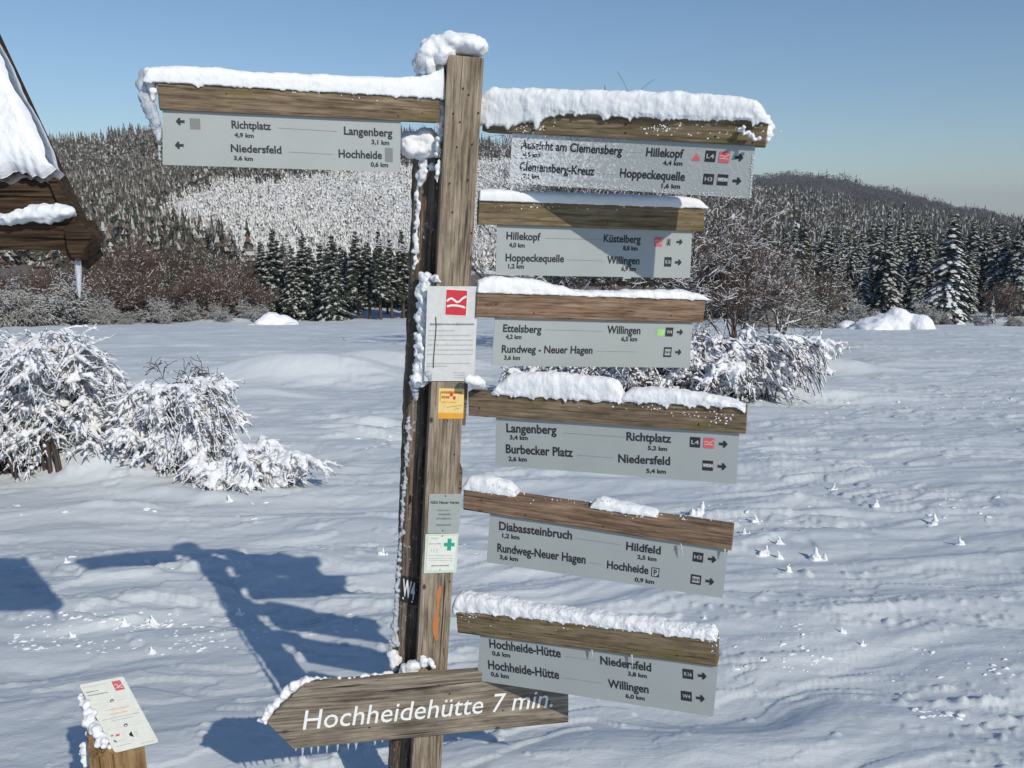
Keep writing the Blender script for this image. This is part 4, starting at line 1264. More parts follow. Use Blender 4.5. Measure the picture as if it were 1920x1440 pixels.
def arm(bl, tl, tr, br, dL, dR, mat, t=.045, wood_jit=.0012, x_in=0.0):
    """beam from its picture corners: bottom-left, top-left, top-right, bottom-right of the front face"""
    Lm = U((bl[0] + tl[0]) / 2, (bl[1] + tl[1]) / 2, dL); Rm = U((br[0] + tr[0]) / 2, (br[1] + tr[1]) / 2, dR)
    Mx = frame(Lm, Rm - Lm, WP)
    z0 = .5 * (loc(Mx, *bl)[1] + loc(Mx, *br)[1]); yt = t if 880 < tl[1] < 1000 else 0
    z1 = .5 * (loc(Mx, *tl, yt)[1] + loc(Mx, *tr, yt)[1])
    L = (Rm - Lm).length
    o = link('beam', box_me('beam', -x_in, L, 0, t, z0, z1, .003, wood_jit), [mat], sp, Mx)
    return {'M': Mx, 'top': z1, 'bot': z0, 'L': L, 't': t, 'o': o}
def nails(a, pts, r=.0035):
    for x, y in pts:
        p = loc(a['M'], x, y, 0)
        iv, f = ico(1)
        o = link('nail', me_np('nail', iv * np.array([r, .0015, r]) + np.array([p[0], -.0004, p[1]]), f), ['nail'], a['o'], None, True)
        o.matrix_local = Matrix.Identity(4)

def panel(a, corners, label, mat='panel', y0=.010, r=.004):
    Mx = a['M']; pts = [loc(Mx, x, y, y0) for x, y in corners]     # BL BR TR TL
    (bl, br, tr, tl) = [list(p) for p in pts]
    x0 = (bl[0] + tl[0]) / 2; x1 = (br[0] + tr[0]) / 2; zb = (bl[1] + br[1]) / 2; zt = a['bot'] + .006
    zb0 = bl[1]; zb1 = br[1]
    poly = round_poly([(bl[0], zb0), (br[0], zb1), (tr[0], zt), (tl[0], zt)], r)
    o = link('name_panel', prism_me('name_panel', poly, y0, y0 + .003), [mat], sp, Mx)
    o['label'] = label
    return o
def km(P, s, a, b): P.text(s, a, b, 7.6, 'ink', .035)
def nm(P, s, a, b, cap=13.2): P.text(s, a, b, cap * 1.06, 'ink', .026)
def rule(P, a, b): P.stroke([a, b], .0006, 'patch_grey')
def arrow(pn_, Mx, y, cx, cy, w, d):
    P = Print(Mx, y); c = Vector(loc(Mx, cx, cy, y)); s = pxscale(Mx, cx, cy, y); h = w * s / 2; q = h
    pts = [(-h, -q * .30), (h * .05, -q * .30), (-h * .05, -q * .78), (h * .35, -q * .78), (h, 0), (h * .35, q * .78), (-h * .05, q * .78), (h * .05, q * .30), (-h, q * .30), (-h * .82, 0)]
    P.poly([(c.x + d * p[0], c.y + p[1]) for p in pts], 'ink'); P.done('arrow', pn_)
def logo(P, x0, y0, x1, y1, red='red_faded', line='pink', border=None, lift=0.0):
    if border: P.rect(x0, y0, x1, y1, border, lift, .0022)
    c, w, h = P.rect(x0, y0, x1, y1, red, lift + .0003)
    def Q(u, v): return (c[0] + u * w, c[1] + v * h)
    P.stroke([Q(-.92, .08), Q(-.7, .26), Q(-.45, .33), Q(-.2, .2), Q(.05, .04), Q(.3, .12), Q(.6, .38), Q(.95, .55)], w * .2, line, lift + .0006, True)
    P.stroke([Q(-.88, -.33), Q(-.5, -.24), Q(0, -.22), Q(.5, -.27), Q(.88, -.36)], w * .2, line, lift + .0006, True)
def sym(pn_, Mx, y, box, kind, txt=None):
    P = Print(Mx, y)
    x0, y0, x1, y1 = box
    if kind == 'logo': logo(P, x0, y0, x1, y1)
    elif kind == 'green':
        c, w, h = P.rect(x0, y0, x1, y1, 'green_light'); P.stroke([(c[0] + w * .1, c[1] - h * .7), (c[0] + w * .7, c[1] + h * .2)], .0012, 'white_print', .0004, True)
    elif kind == 'tri':
        c = loc(Mx, (x0 + x1) / 2, (y0 + y1) / 2, y); s = pxscale(Mx, x0, y0, y); w = (x1 - x0) * s / 2; h = (y1 - y0) * s / 2
        P.poly([(c[0] - w, c[1] - h), (c[0] + w, c[1] - h), (c[0], c[1] + h)], 'red_faded')
    elif kind == 'hiker':
        c, w, h = P.rect(x0, y0, x1, y1, 'patch_grey')
        P.stroke([(c[0], c[1] + h * .8), (c[0] - w * .1, c[1]), (c[0] - w * .6, c[1] - h * .9)], w * .5, 'ink', .0004, True)
        P.stroke([(c[0] - w * .1, c[1]), (c[0] + w * .5, c[1] - h * .9)], w * .4, 'ink', .0004, True)
    else:
        c, w, h = P.rect(x0, y0, x1, y1, 'ink')
        if kind == 'box':
            P.text_local(txt, Vector((c[0] - w * .72, c[1] - h * .36)), Vector((c[0] + w * .72, c[1] - h * .36)), h * .74, 'symbol_grey', .02, 0, .0005)
        elif kind == 'band':
            P.poly([(c[0] - w * .98, c[1] - h * .34), (c[0] + w * .98, c[1] - h * .34), (c[0] + w * .98, c[1] + h * .42), (c[0] - w * .98, c[1] + h * .42)], 'patch_grey', .0004)
            P.text_local(txt, Vector((c[0] - w * .9, c[1] - h * .24)), Vector((c[0] + w * .9, c[1] - h * .24)), h * .56, 'white_print', .02, 0, .0008)
        elif kind == 'ring':
            P.poly([(c[0] - w * .7, c[1] - h * .62), (c[0] + w * .7, c[1] - h * .62), (c[0] + w * .7, c[1] + h * .62), (c[0] - w * .7, c[1] + h * .62)], 'symbol_grey', .0004)
            P.text_local(txt, Vector((c[0] - w * .6, c[1] - h * .3)), Vector((c[0] + w * .6, c[1] - h * .3)), h * .6, 'ink', .02, 0, .0008)
        elif kind == 'P':
            P.poly([(c[0] - w * .78, c[1] - h * .82), (c[0] + w * .3, c[1] - h * .82), (c[0] + w * .78, c[1] - h * .3), (c[0] + w * .78, c[1] + h * .82), (c[0] - w * .78, c[1] + h * .82)], 'symbol_grey', .0004)
            P.text_local('P', Vector((c[0] - w * .4, c[1] - h * .55)), Vector((c[0] + w * .45, c[1] - h * .55)), h * 1.1, 'ink', .03, 0, .0008)
    P.done('route_symbol', pn_)

Y0 = .010; YT = Y0 - .0008
# --- the left arm
A = arm((296, 203), (296, 155), (825, 183), (825, 231), 1.86, 2.09, 'beam_brown'); nails(A, [(747, 218), (792, 212), (425, 176)], .002)
pL = panel(A, [(305, 309), (750, 323), (752, 236), (305, 208)], 'grey panel reading Richtplatz, Langenberg, Niedersfeld and Hochheide with arrows to the left')
P = Print(A['M'], YT)
nm(P, 'Richtplatz', (434.4, 240.2), (508.4, 243.5)); km(P, '4,9 km', (439.7, 256.5), (476, 258.4)); rule(P, (519.5, 239.7), (632, 246.6))
nm(P, 'Langenberg', (645, 252), (736, 256.5)); km(P, '3,1 km', (696.6, 270), (730, 272))
nm(P, 'Niedersfeld', (433, 284.5), (528, 288)); km(P, '3,6 km', (438.6, 299.8), (474.7, 301.5)); rule(P, (540, 284.8), (623.7, 289.3))
nm(P, 'Hochheide', (635, 295), (716.4, 298)); km(P, '0,6 km', (695, 312), (728, 313.3))
P.rect(356.3, 222, 375.4, 242.4, 'patch_grey'); P.rect(722, 278, 736.5, 303, 'patch_grey')
P.done('lettering', pL)
arrow(pL, A['M'], YT, 338.3, 227.8, 17.5, -1); arrow(pL, A['M'], YT, 336.5, 272.4, 17.5, -1)
armL = A
# --- first right arm
A = arm((905, 247), (905, 199), (1438, 225), (1438, 273), 2.12, 1.90, 'beam_green', .05); nails(A, [(1022, 241), (1173, 249), (1341, 256)], .003)
pn1 = panel(A, [(955, 343.5), (1408, 372.5), (1415, 278.5), (959.7, 256.5)], 'rimed grey panel reading Aussicht am Clemensberg and Hillekopf, its left half crusted with frost', 'panel_rimed')
P = Print(A['M'], YT)
nm(P, 'Aussicht am Clemensberg', (976, 278), (1166, 290.5)); km(P, '4,5 km', (980, 293.5), (1013, 295)); rule(P, (1177, 285), (1202, 286.5))
nm(P, 'Hillekopf', (1211, 292.5), (1281, 296), 14); km(P, '4,4 km', (1242.5, 309), (1279.4, 310.5))
nm(P, 'Clemensberg-Kreuz', (973.8, 319), (1114.4, 328.8)); km(P, '2,1 km', (980, 334), (1011, 335.6)); rule(P, (1127, 326), (1152, 327.5))
nm(P, 'Hoppeckequelle', (1162, 331.5), (1283.8, 339), 14); km(P, '1,6 km', (1240, 352), (1275, 353.5))
P.done('lettering', pn1)
sym(pn1, A['M'], YT, (1297, 287, 1314, 301), 'tri'); sym(pn1, A['M'], YT, (1322, 282.5, 1342, 303.4), 'box', 'L4'); sym(pn1, A['M'], YT, (1348, 284.5, 1367.5, 305), 'logo')
sym(pn1, A['M'], YT, (1318.4, 326, 1338.4, 346), 'box', 'H3'); sym(pn1, A['M'], YT, (1344.7, 327, 1365, 347.5), 'band', 'WDH')
arrow(pn1, A['M'], YT, 1385.5, 295.6, 17.5, 1); arrow(pn1, A['M'], YT, 1381.5, 339.4, 17.5, 1)
arm1 = A
# flakes of rime over the lettering
r = random.Random(4); bl = []
for i in range(620):
    u = abs(r.gauss(0, 1)) * 75; x = 962 + u; y = r.uniform(262, 346) + (x - 960) * .06
    if r.random() < .45: x = r.uniform(965, 1400); y = 343 + (x - 955) * .065 - abs(r.gauss(0, 1)) * 5
    if x > 1400: continue
    if i % 7 == 0: y = r.uniform(290, 372); x = 1414.5 - (y - 279) * .075 - abs(r.gauss(0, 1)) * 2.2
    q = loc(A['M'], x, y, YT); s = r.uniform(.0008, .0023) * (1.3 if x < 1020 else .8)
    bl.append((q, s))
iv, f = ico(1)
Vv = []; 
for q, s in bl: Vv.append((iv + np.random.default_rng(int(q[0] * 1e6) % 99999).normal(0, .18, iv.shape)) * np.array([s * r.uniform(.7, 1.8), s * .6, s * r.uniform(.5, 1.0)]) + np.array([q[0], YT, q[1]]))
Vv = np.concatenate(Vv); Ff = np.concatenate([f + i * len(iv) for i in range(len(bl))])
o = link('rime', me_np('rime', Vv, Ff), ['snow'], pn1, A['M'], False); o['kind'] = 'stuff'
# --- second right arm
A = arm((897, 421), (897, 376), (1321, 390), (1321, 434), 2.15, 2.23, 'beam_green'); nails(A, [(1009, 413), (1139, 418)], .002)
p2 = panel(A, [(929.4, 515.3), (1294, 521.6), (1297, 439.4), (931.6, 428.8)], 'grey panel reading Hillekopf, Küstelberg, Hoppeckequelle and Willingen, half in shadow')
P = Print(A['M'], YT)
nm(P, 'Hillekopf', (949.4, 448.5), (1013.4, 451), 12.5); km(P, '4,0 km', (954.4, 463), (984, 464)); rule(P, (1022, 446.6), (1130, 449.7))
nm(P, 'Küstelberg', (1131.6, 453.5), (1201, 455.5), 12.5); km(P, '8,8 km', (1168, 469), (1195.6, 469.8))
nm(P, 'Hoppeckequelle', (947.8, 489.5), (1057.5, 491.5), 12.5); km(P, '1,2 km', (952.8, 502.8), (982.5, 503.4)); rule(P, (1061, 487), (1133, 489.4))
nm(P, 'Willingen', (1138, 494), (1198.8, 495.7), 12.5); km(P, '6,9 km', (1165, 507.5), (1192.5, 508.2))
P.done('lettering', p2)
sym(p2, A['M'], YT, (1227, 445, 1242, 461.6), 'logo'); sym(p2, A['M'], YT, (1250, 448, 1258, 460), 'hiker'); sym(p2, A['M'], YT, (1245.6, 482.5, 1259, 499.5), 'box', 'K16')
arrow(p2, A['M'], YT, 1274, 453.8, 12.5, 1); arrow(p2, A['M'], YT, 1271.6, 492, 13.5, 1)
arm2 = A
# --- third right arm
A = arm((893, 595), (893, 548), (1321, 562), (1321, 606), 2.19, 2.33, 'beam_red'); nails(A, [(1001, 587), (1258, 592), (930, 571)], .0026)
p3 = panel(A, [(921.6, 686), (1293, 689.6), (1298, 607.5), (927.8, 601)], 'grey panel reading Ettelsberg, Willingen and Rundweg - Neuer Hagen')
P = Print(A['M'], YT)
nm(P, 'Ettelsberg', (943, 622), (1015, 624.5), 12.8); km(P, '4,2 km', (947.9, 635), (977.7, 635.7)); rule(P, (1022.6, 618.5), (1131, 621))
nm(P, 'Willingen', (1138, 625), (1200.5, 626.5), 12.8); km(P, '6,5 km', (1164.8, 639.3), (1194.7, 639.8))
nm(P, 'Rundweg - Neuer Hagen', (940.6, 661), (1110.8, 663), 12.8); km(P, '3,6 km', (945, 674.3), (975, 674.8)); rule(P, (1117.4, 658.6), (1195.7, 659.9))
P.done('lettering', p3)
sym(p3, A['M'], YT, (1232, 617, 1246, 629.6), 'green'); sym(p3, A['M'], YT, (1248, 614.5, 1262, 630.5), 'box', 'W4'); sym(p3, A['M'], YT, (1244.3, 651.5, 1259, 669), 'ring', 'NH')
arrow(p3, A['M'], YT, 1274.7, 622.9, 12.5, 1); arrow(p3, A['M'], YT, 1271.8, 660.4, 12.5, 1)
arm3 = A
# --- fourth right arm
A = arm((878, 781), (878, 733), (1400, 765), (1400, 813), 2.27, 2.05, 'beam_brown', .045); nails(A, [(1310, 796), (899, 765)], .003)
p4 = panel(A, [(928.5, 872.5), (1380.6, 907.6), (1386, 817), (930.3, 786)], 'grey panel reading Langenberg, Richtplatz, Burbecker Platz and Niedersfeld')
P = Print(A['M'], YT)
nm(P, 'Langenberg', (949.7, 810), (1043.7, 814), 14.5); km(P, '3,4 km', (956, 823.7), (989.8, 825)); rule(P, (1055.4, 811.7), (1172, 819.7))
nm(P, 'Richtplatz', (1174.6, 825.3), (1258.5, 830), 14.5); km(P, '5,2 km', (1214.7, 843.4), (1251, 845.6))
nm(P, 'Burbecker Platz', (948.6, 849), (1074.4, 856.5), 14.5); km(P, '2,6 km', (953.3, 863.8), (988, 865.5)); rule(P, (1082.7, 853.6), (1150, 858.5))
nm(P, 'Niedersfeld', (1159.3, 866.7), (1256.6, 872), 14.5); km(P, '5,4 km', (1212, 886.4), (1248.6, 888))
P.done('lettering', p4)
sym(p4, A['M'], YT, (1293.5, 819, 1313, 839.4), 'box', 'L4'); sym(p4, A['M'], YT, (1319.3, 820.5, 1339, 841), 'logo'); sym(p4, A['M'], YT, (1317, 863, 1337, 883), 'band', 'WDH')
arrow(p4, A['M'], YT, 1355.8, 832.8, 17.5, 1); arrow(p4, A['M'], YT, 1353.5, 874.8, 17.5, 1)
arm4 = A
# --- fifth right arm
A = arm((867, 958), (870, 905), (1375, 982), (1373, 1031), 2.33, 2.10, 'beam_red', .045); nails(A, [(903, 938), (985, 965), (1131, 987)], .003)
p5 = panel(A, [(912, 1054.3), (1355, 1121.5), (1364.5, 1035), (918.7, 971)], 'grey panel reading Diabassteinbruch, Hildfeld, Rundweg-Neuer Hagen and Hochheide')
P = Print(A['M'], YT)
nm(P, 'Diabassteinbruch', (935.8, 993), (1072.5, 1011.5), 14); km(P, '1,2 km', (941.7, 1007.6), (974, 1011.8)); rule(P, (1079, 1009.4), (1163, 1021.5))
nm(P, 'Hildfeld', (1173.9, 1030.5), (1238.8, 1039.5), 14); km(P, '2,5 km', (1194.7, 1047.5), (1231, 1052.5))
nm(P, 'Rundweg-Neuer Hagen', (932.5, 1034), (1098, 1057), 14); km(P, '3,6 km', (937, 1048), (971.5, 1052.5)); rule(P, (1104.6, 1055), (1130, 1058.6))
nm(P, 'Hochheide', (1138, 1065.5), (1215.8, 1076.5), 14); km(P, '0,9 km', (1190, 1090), (1226.7, 1095))
P.done('lettering', p5)
sym(p5, A['M'], YT, (1299, 1035, 1318.6, 1054.5), 'box', 'H3'); sym(p5, A['M'], YT, (1295, 1077, 1314.5, 1096.5), 'ring', 'NH'); sym(p5, A['M'], YT, (1221.3, 1064, 1236, 1082.4), 'P')
arrow(p5, A['M'], YT, 1335, 1048.8, 17, 1); arrow(p5, A['M'], YT, 1330.6, 1090.3, 17.5, 1)
arm5 = A
# --- sixth right arm
A = arm((857, 1187), (855, 1140), (1345, 1201), (1343, 1250), 2.42, 2.14, 'beam_green', .05); nails(A, [(934, 1163), (957, 1189), (1270, 1229)], .003)
p6 = panel(A, [(894, 1275.5), (1337, 1344), (1347, 1253.7), (901, 1191.7)], 'grey panel reading Hochheide-Hütte twice, Niedersfeld and Willingen, overlapping the carved plank')
P = Print(A['M'], YT)
nm(P, 'Hochheide-Hütte', (918, 1214), (1051.8, 1233), 14.4); km(P, '0,6 km', (923, 1228.5), (957, 1233)); rule(P, (1059, 1230.5), (1117, 1238.5))
nm(P, 'Niedersfeld', (1125.8, 1245), (1221.3, 1259), 14.4); km(P, '3,8 km', (1177.5, 1266.5), (1213, 1271.5))
nm(P, 'Hochheide-Hütte', (915.8, 1253.6), (1048.8, 1273.3), 14.4); km(P, '0,6 km', (920.5, 1267.5), (954.4, 1272.5)); rule(P, (1055, 1270.8), (1130, 1281.5))
nm(P, 'Willingen', (1140, 1288.5), (1216.5, 1300), 14.4); km(P, '6,0 km', (1173, 1308), (1209, 1313.5))
P.done('lettering', p6)
sym(p6, A['M'], YT, (1280, 1254, 1299.8, 1273.7), 'box', 'K16'); sym(p6, A['M'], YT, (1276.9, 1295.6, 1297, 1315), 'box', 'W4')
arrow(p6, A['M'], YT, 1316.4, 1267.5, 17.5, 1); arrow(p6, A['M'], YT, 1313, 1309.4, 17.5, 1)
arm6 = A
# brackets at the right side of the post
for (y0_, y1_) in [(722, 800), (885, 985)]:
    z0_ = post_local(860, y1_)[1]; z1_ = post_local(860, y0_)[1]
    link('bracket', box_me('bracket', .0475, .058, .012, .08, z0_, z1_, .002), ['beam_brown'], sp, POST)

# --- the pointed plank with white letters
pl_L = U(498, 1354, 2.29); pl_R = U(1066, 1301, 2.53)
PLK = frame(pl_L, pl_R - pl_L, WP)
poly = [loc(PLK, *q) for q in [(498, 1354), (549.4, 1405), (1066, 1355), (1066, 1247.5), (571, 1284)]]
pk = link('pointed_plank', prism_me('pointed_plank', poly, 0, .026, .002), ['plank_grey'], sp, PLK); pk['label'] = 'grey wooden plank pointed at its left end with white lettering'
P = Print(PLK, -.0012)
P.text('Hochheidehütte 7 min.', (567.6, 1368.5), (1036, 1325), 41.5, 'lettering_white', .003, .12)
P.done('lettering', pk)
for (x, y, rr_) in [(692.6, 1364, .0035), (823, 1284.5, .003), (943, 1332, .003), (816, 1359, .002), (843, 1301, .0035)]:
    p = loc(PLK, x, y); iv, f = ico(1)
    o = link('nail', me_np('nail', iv * np.array([rr_, .0015, rr_]) + np.array([p[0], -.0004, p[1]]), f), ['nail'], pk, PLK, True)
def icicle(Mx, px, py, length_px, r_px, parent, mat='ice', y=.008, tilt=0.0):
    s = pxscale(Mx, px, py); p = loc(Mx, px, py, y); n = 8; rings_ = 9
    r = random.Random(int(px * 7)); Vv, Ff = [], []
    for i in range(rings_):
        t = i / (rings_ - 1); rad = r_px * s * (1 - t) ** .7 * r.uniform(.8, 1.2) + .0002
        for k in range(n):
            a = 2 * math.pi * k / n; Vv.append((p[0] + rad * math.cos(a) + tilt * t * length_px * s, y + rad * math.sin(a), p[1] + .004 - t * length_px * s))
    for i in range(rings_ - 1):
        for k in range(n): Ff.append([i * n + k, i * n + (k + 1) % n, (i + 1) * n + (k + 1) % n, (i + 1) * n + k])
    link('icicle', me_py('icicle', Vv, Ff), [mat], parent, Mx, True)
for (X, Yp, L) in [(315, 612, 22), (350, 612, 58), (395, 606, 42), (430, 603, 44), (475, 598, 52), (530, 592, 46), (585, 588, 36), (625, 584, 46), (722, 576, 28), (760, 572, 14)]:
    icicle(PLK, 440 + X / 2.743, 1180 + Yp / 2.743 - 2, L / 2.743 + 4, 3.0, pk)
icicle(arm6['M'], 1110, 1220, 17, 1.8, arm6['o'], y=-.002); icicle(arm6['M'], 1184, 1229, 30, 1.8, arm6['o'], y=-.002, tilt=.05)
icicle(arm5['M'], 1276, 1022, 24, 2.0, arm5['o'], y=-.002, tilt=.25); icicle(arm5['M'], 1359, 1032, 18, 1.8, arm5['o'], y=-.002)

# --- notices fixed to the post
def plate(name, corners, mat, label, y0, th=.002, r=.003):
    pts = [post_local(x, y, y0) for x, y in corners]
    o = link(name, prism_me(name, round_poly(pts, r, 3), y0, y0 + th), [mat], sp, POST); o['label'] = label
    return o
nt_ = plate('notice', [(795.5, 714.5), (889, 714.5), (897, 537), (801.5, 536.5)], 'paper', 'laminated paper notice with a red square emblem and lines of print', -.0045)
P = Print(POST, -.0055)
logo(P, 836, 544, 875, 591, 'red', 'white_print', 'white_print')
P.dashes((806, 608), (889, 608), 3.4, 'print_grey', 1, 1.2)
for i, (y, x1) in enumerate([(620, 854), (629, 882), (637.6, 888), (646.7, 886), (656, 887), (664.5, 886), (681.5, 882), (686.5, 838)]):
    P.dashes((804 - i * .6, y), (x1, y), 1.9, 'print_pale', i + 3, .9)
for y in (699, 703.5, 708): P.dashes((851, y), (871, y), 1.6, 'print_pale', int(y), .9)
P.done('lettering', nt_)
P = Print(POST, -.007)
P.stroke([(817, 594), (818, 612), (816.5, 632), (815, 650), (813, 672), (812.5, 690)], .0022, 'nail'); P.done('crack', nt_, 'thin dark crack down the left side of the notice')
yl = plate('sticker', [(821, 785), (868.5, 785.4), (870.5, 729), (823, 728)], 'yellow', 'small yellow sticker with an orange foot under the notice', -.0015, .0012)
P = Print(POST, -.0022)
P.pxpoly([(821.5, 785), (868, 785.2), (868.5, 775), (822, 774)], 'orange')
P.stroke([(826, 735), (825.4, 752)], .0016, 'orange_text'); P.dashes((827, 735.5), (866, 736.5), 4.5, 'orange_text', 3, 1.2); P.dashes((828, 744.5), (843, 745), 4.5, 'orange_text', 5, 1.2)
P.rect(844, 736.5, 849, 743, 'red', .0003); P.rect(849.5, 743, 854, 749, 'red', .0003)
P.dashes((828, 753.5), (854, 754.3), 2, 'orange', 6); P.stroke([(838, 764), (850, 762), (866, 760)], .001, 'ink_soft'); P.stroke([(851, 768), (862, 765)], .001, 'ink_soft')
P.done('lettering', yl)
gp_ = plate('small_plate', [(801.4, 1000), (860, 1000), (866, 926), (805, 926)], 'plate_grey', 'small grey metal plate with NSG Neuer Hagen on it', -.002, .0015, .002)
P = Print(POST, -.0028)
P.text('NSG Neuer Hagen', (807.5, 944.5), (861, 944.5), 5.2, 'ink', .02)
P.dashes((820, 957), (845.5, 957), 2, 'ink_soft', 2); P.dashes((822, 964.5), (845, 964.5), 3, 'ink_soft', 3, 1.1); P.dashes((818, 972.5), (847, 972.5), 3, 'ink_soft', 4, 1.1); P.dashes((818, 984.5), (845, 984.5), 3, 'ink_soft', 5, 1.1)
P.done('lettering', gp_)
cp = plate('rescue_plate', [(794.5, 1075), (855.5, 1073), (860, 1000.5), (798, 1001.5)], 'green_pale', 'white plate with a pale green rim and a green cross', -.0026, .0015, .003)
P = Print(POST, -.0034)
P.pxpoly([(798.5, 1070), (851, 1069.5), (856.5, 1004.5), (803, 1004.5)], 'plate_white')
c = post_local(842.5, 1021, -.0034); s = pxscale(POST, 842, 1021); q, w = 10 * s, 3.6 * s
P.poly([(c[0] - q, c[1] - w), (c[0] + q, c[1] - w), (c[0] + q, c[1] + w), (c[0] - q, c[1] + w)], 'green_cross', .0004)
P.poly([(c[0] - w, c[1] - q * 1.2), (c[0] + w, c[1] - q * 1.2), (c[0] + w, c[1] - w), (c[0] - w, c[1] - w)], 'green_cross', .0004)
P.poly([(c[0] - w, c[1] + w), (c[0] + w, c[1] + w), (c[0] + w, c[1] + q * 1.2), (c[0] - w, c[1] + q * 1.2)], 'green_cross', .0004)
P.text('Notruf', (808.5, 1011), (822, 1011), 4, 'print_pale', .01, 0, .0004); P.dashes((804.5, 1020), (827, 1019.5), 2, 'print_pale', 8)
P.text('112', (808, 1035.5), (821, 1035.5), 7, 'print_pale', .0, 0, .0004)
for y in (1041.5, 1047, 1051): P.dashes((804, y), (848, y), .9, 'print_pale', int(y))
P.dashes((808, 1061), (842, 1060.5), 3.4, 'print_pale', 9, 1.1)
P.done('lettering', cp)
for (x, y) in [(835.5, 930), (830.5, 995), (829.5, 1005), (825, 1068.5), (840, 789)]:
    p = post_local(x, y, -.003); iv, f = ico(1)
    link('screw', me_np('screw', iv * np.array([.0022, .0014, .0022]) + np.array([p[0], -.0032, p[1]]), f), ['dark_metal'], sp, POST, True)
# W4 mark on the log
def on_log(px, py):
    inv = LOG.inverted(); o_ = inv @ CAM; d = inv.to_3x3() @ RAY(px, py); R_ = .0485
    a = d.x ** 2 + d.y ** 2; b = 2 * (o_.x * d.x + o_.y * d.y); c_ = o_.x ** 2 + o_.y ** 2 - R_ * R_
    t = (-b - math.sqrt(max(0, b * b - 4 * a * c_))) / (2 * a); p = o_ + d * t
    return p
class LogPrint(Print):
    pass
def log_grid(corn, n, m):
    Vv, Ff = [], []
    for i in range(n + 1):
        for j in range(m + 1):
            u, v = i / n, j / m
            x = (corn[0][0] * (1 - u) + corn[1][0] * u) * (1 - v) + (corn[3][0] * (1 - u) + corn[2][0] * u) * v
            y = (corn[0][1] * (1 - u) + corn[1][1] * u) * (1 - v) + (corn[3][1] * (1 - u) + corn[2][1] * u) * v
            Vv.append(on_log(x, y)[:])
    for i in range(n):
        for j in range(m): Ff.append([i * (m + 1) + j, (i + 1) * (m + 1) + j, (i + 1) * (m + 1) + j + 1, i * (m + 1) + j + 1])
    return Vv, Ff
wc = [(752, 1126), (777, 1136.5), (781.5, 1088), (754.5, 1078.7)]
Vv, Ff = log_grid(wc, 8, 8); wm = link('waymark', me_py('waymark', Vv, Ff), ['ink'], sp, LOG, True); wm['label'] = 'black painted waymark reading W4 on the round log'
gv, gf, gw = glyphs('W4', .03, 0)
def wpos(u, v, out=.0012):
    x = (wc[0][0] * (1 - u) + wc[1][0] * u) * (1 - v) + (wc[3][0] * (1 - u) + wc[2][0] * u) * v
    y = (wc[0][1] * (1 - u) + wc[1][1] * u) * (1 - v) + (wc[3][1] * (1 - u) + wc[2][1] * u) * v
    p = on_log(x, y); s_ = (math.hypot(p.x, p.y) + out) / math.hypot(p.x, p.y); return (p.x * s_, p.y * s_, p.z)
Vv = [wpos(.07 + .86 * x / gw, .25 + .62 * y / CAPH) for x, y in gv]; Ff = [list(q) for q in gf]; o0 = len(Vv)
Vv += [wpos(.1, .10), wpos(.85, .10), wpos(.85, .17), wpos(.1, .17)]; Ff.append([o0, o0 + 1, o0 + 2, o0 + 3])
link('lettering', me_py('lettering', Vv, Ff), ['lettering_white'], wm, LOG)
# streak of old orange paint on the timber
P = Print(POST, -.0012)
r = random.Random(8)
def streak(pts, mat):
    Lf, Rt = [], []
    for (x, y, w) in pts: Lf.append((x - w + r.uniform(-1, 1), y)); Rt.append((x + w + r.uniform(-1, 1), y))
    for i in range(len(pts) - 1): P.pxpoly([Lf[i], Lf[i + 1], Rt[i + 1], Rt[i]], mat)
streak([(825, 1098, 1), (824, 1108, 4), (823, 1120, 4), (821, 1132, 3), (820, 1143, 4), (818, 1152, 3), (819, 1160, 5), (817, 1172, 5.5), (817, 1184, 5), (818, 1194, 4), (818, 1201, 2)], 'paint_orange')
P.done('paint_mark', sp, 'streak of old orange paint on the timber')
for (x, y) in [(868, 166), (879, 178), (850, 213), (862, 229), (897, 212), (857, 276), (885, 271), (877, 338), (843, 344), (848, 398), (849, 765), (852, 852), (843, 1090), (884, 437)]:
    p = post_local(x, y); iv, f = ico(1)
    link('nail_hole', me_np('nail_hole', iv * np.array([.0028, .001, .0034]) + np.array([p[0], -.0006, p[1]]), f), ['nail'], sp, POST, True)

# --- snow and ice on the signpost
def mkdrip(seed, base, amp, f=26, sharp=1.6):
    def d(u):
        a = np.clip(fbm(u * f, u * 0 + seed, seed, 4, .6) + .35, 0, 3) ** sharp
        return (base(u) if callable(base) else base) + amp * a
    return d
snow_cap(armL, [(268, 150), (276, 130), (300, 125), (420, 128), (470, 136), (560, 138), (640, 143), (740, 146), (800, 143), (822, 128), (832, 105)], .045, .006, mkdrip(2, .000, .006), .0022, 2, (.012, .004), .5)
L1 = arm1['L']
snow_cap(arm1, [(905, 185), (925, 167), (1000, 168), (1130, 171), (1260, 175), (1380, 181), (1418, 190), (1438, 208), (1444, 232)], .05, .014,
         mkdrip(5, lambda u: np.interp(u / L1, [0, .12, .2, .3, .45, .7, .95, 1], [.044, .044, .026, .008, .006, .008, .004, .010]), .016, 22, 1.9), .0034, 5, (.006, .03), .42)
snow_cap(arm2, [(897, 356), (930, 355), (1000, 359), (1150, 364), (1280, 369), (1306, 372), (1325, 388)], .045, .006, mkdrip(8, .000, .002), .0012, 8, (.004, .02), .45)
snow_cap(arm3, [(893, 526), (920, 518), (985, 522), (1030, 532), (1080, 544), (1140, 545), (1200, 543), (1270, 544), (1310, 550), (1328, 561)], .05, .004, mkdrip(11, .000, .003), .003, 11, (.004, .02), .6)
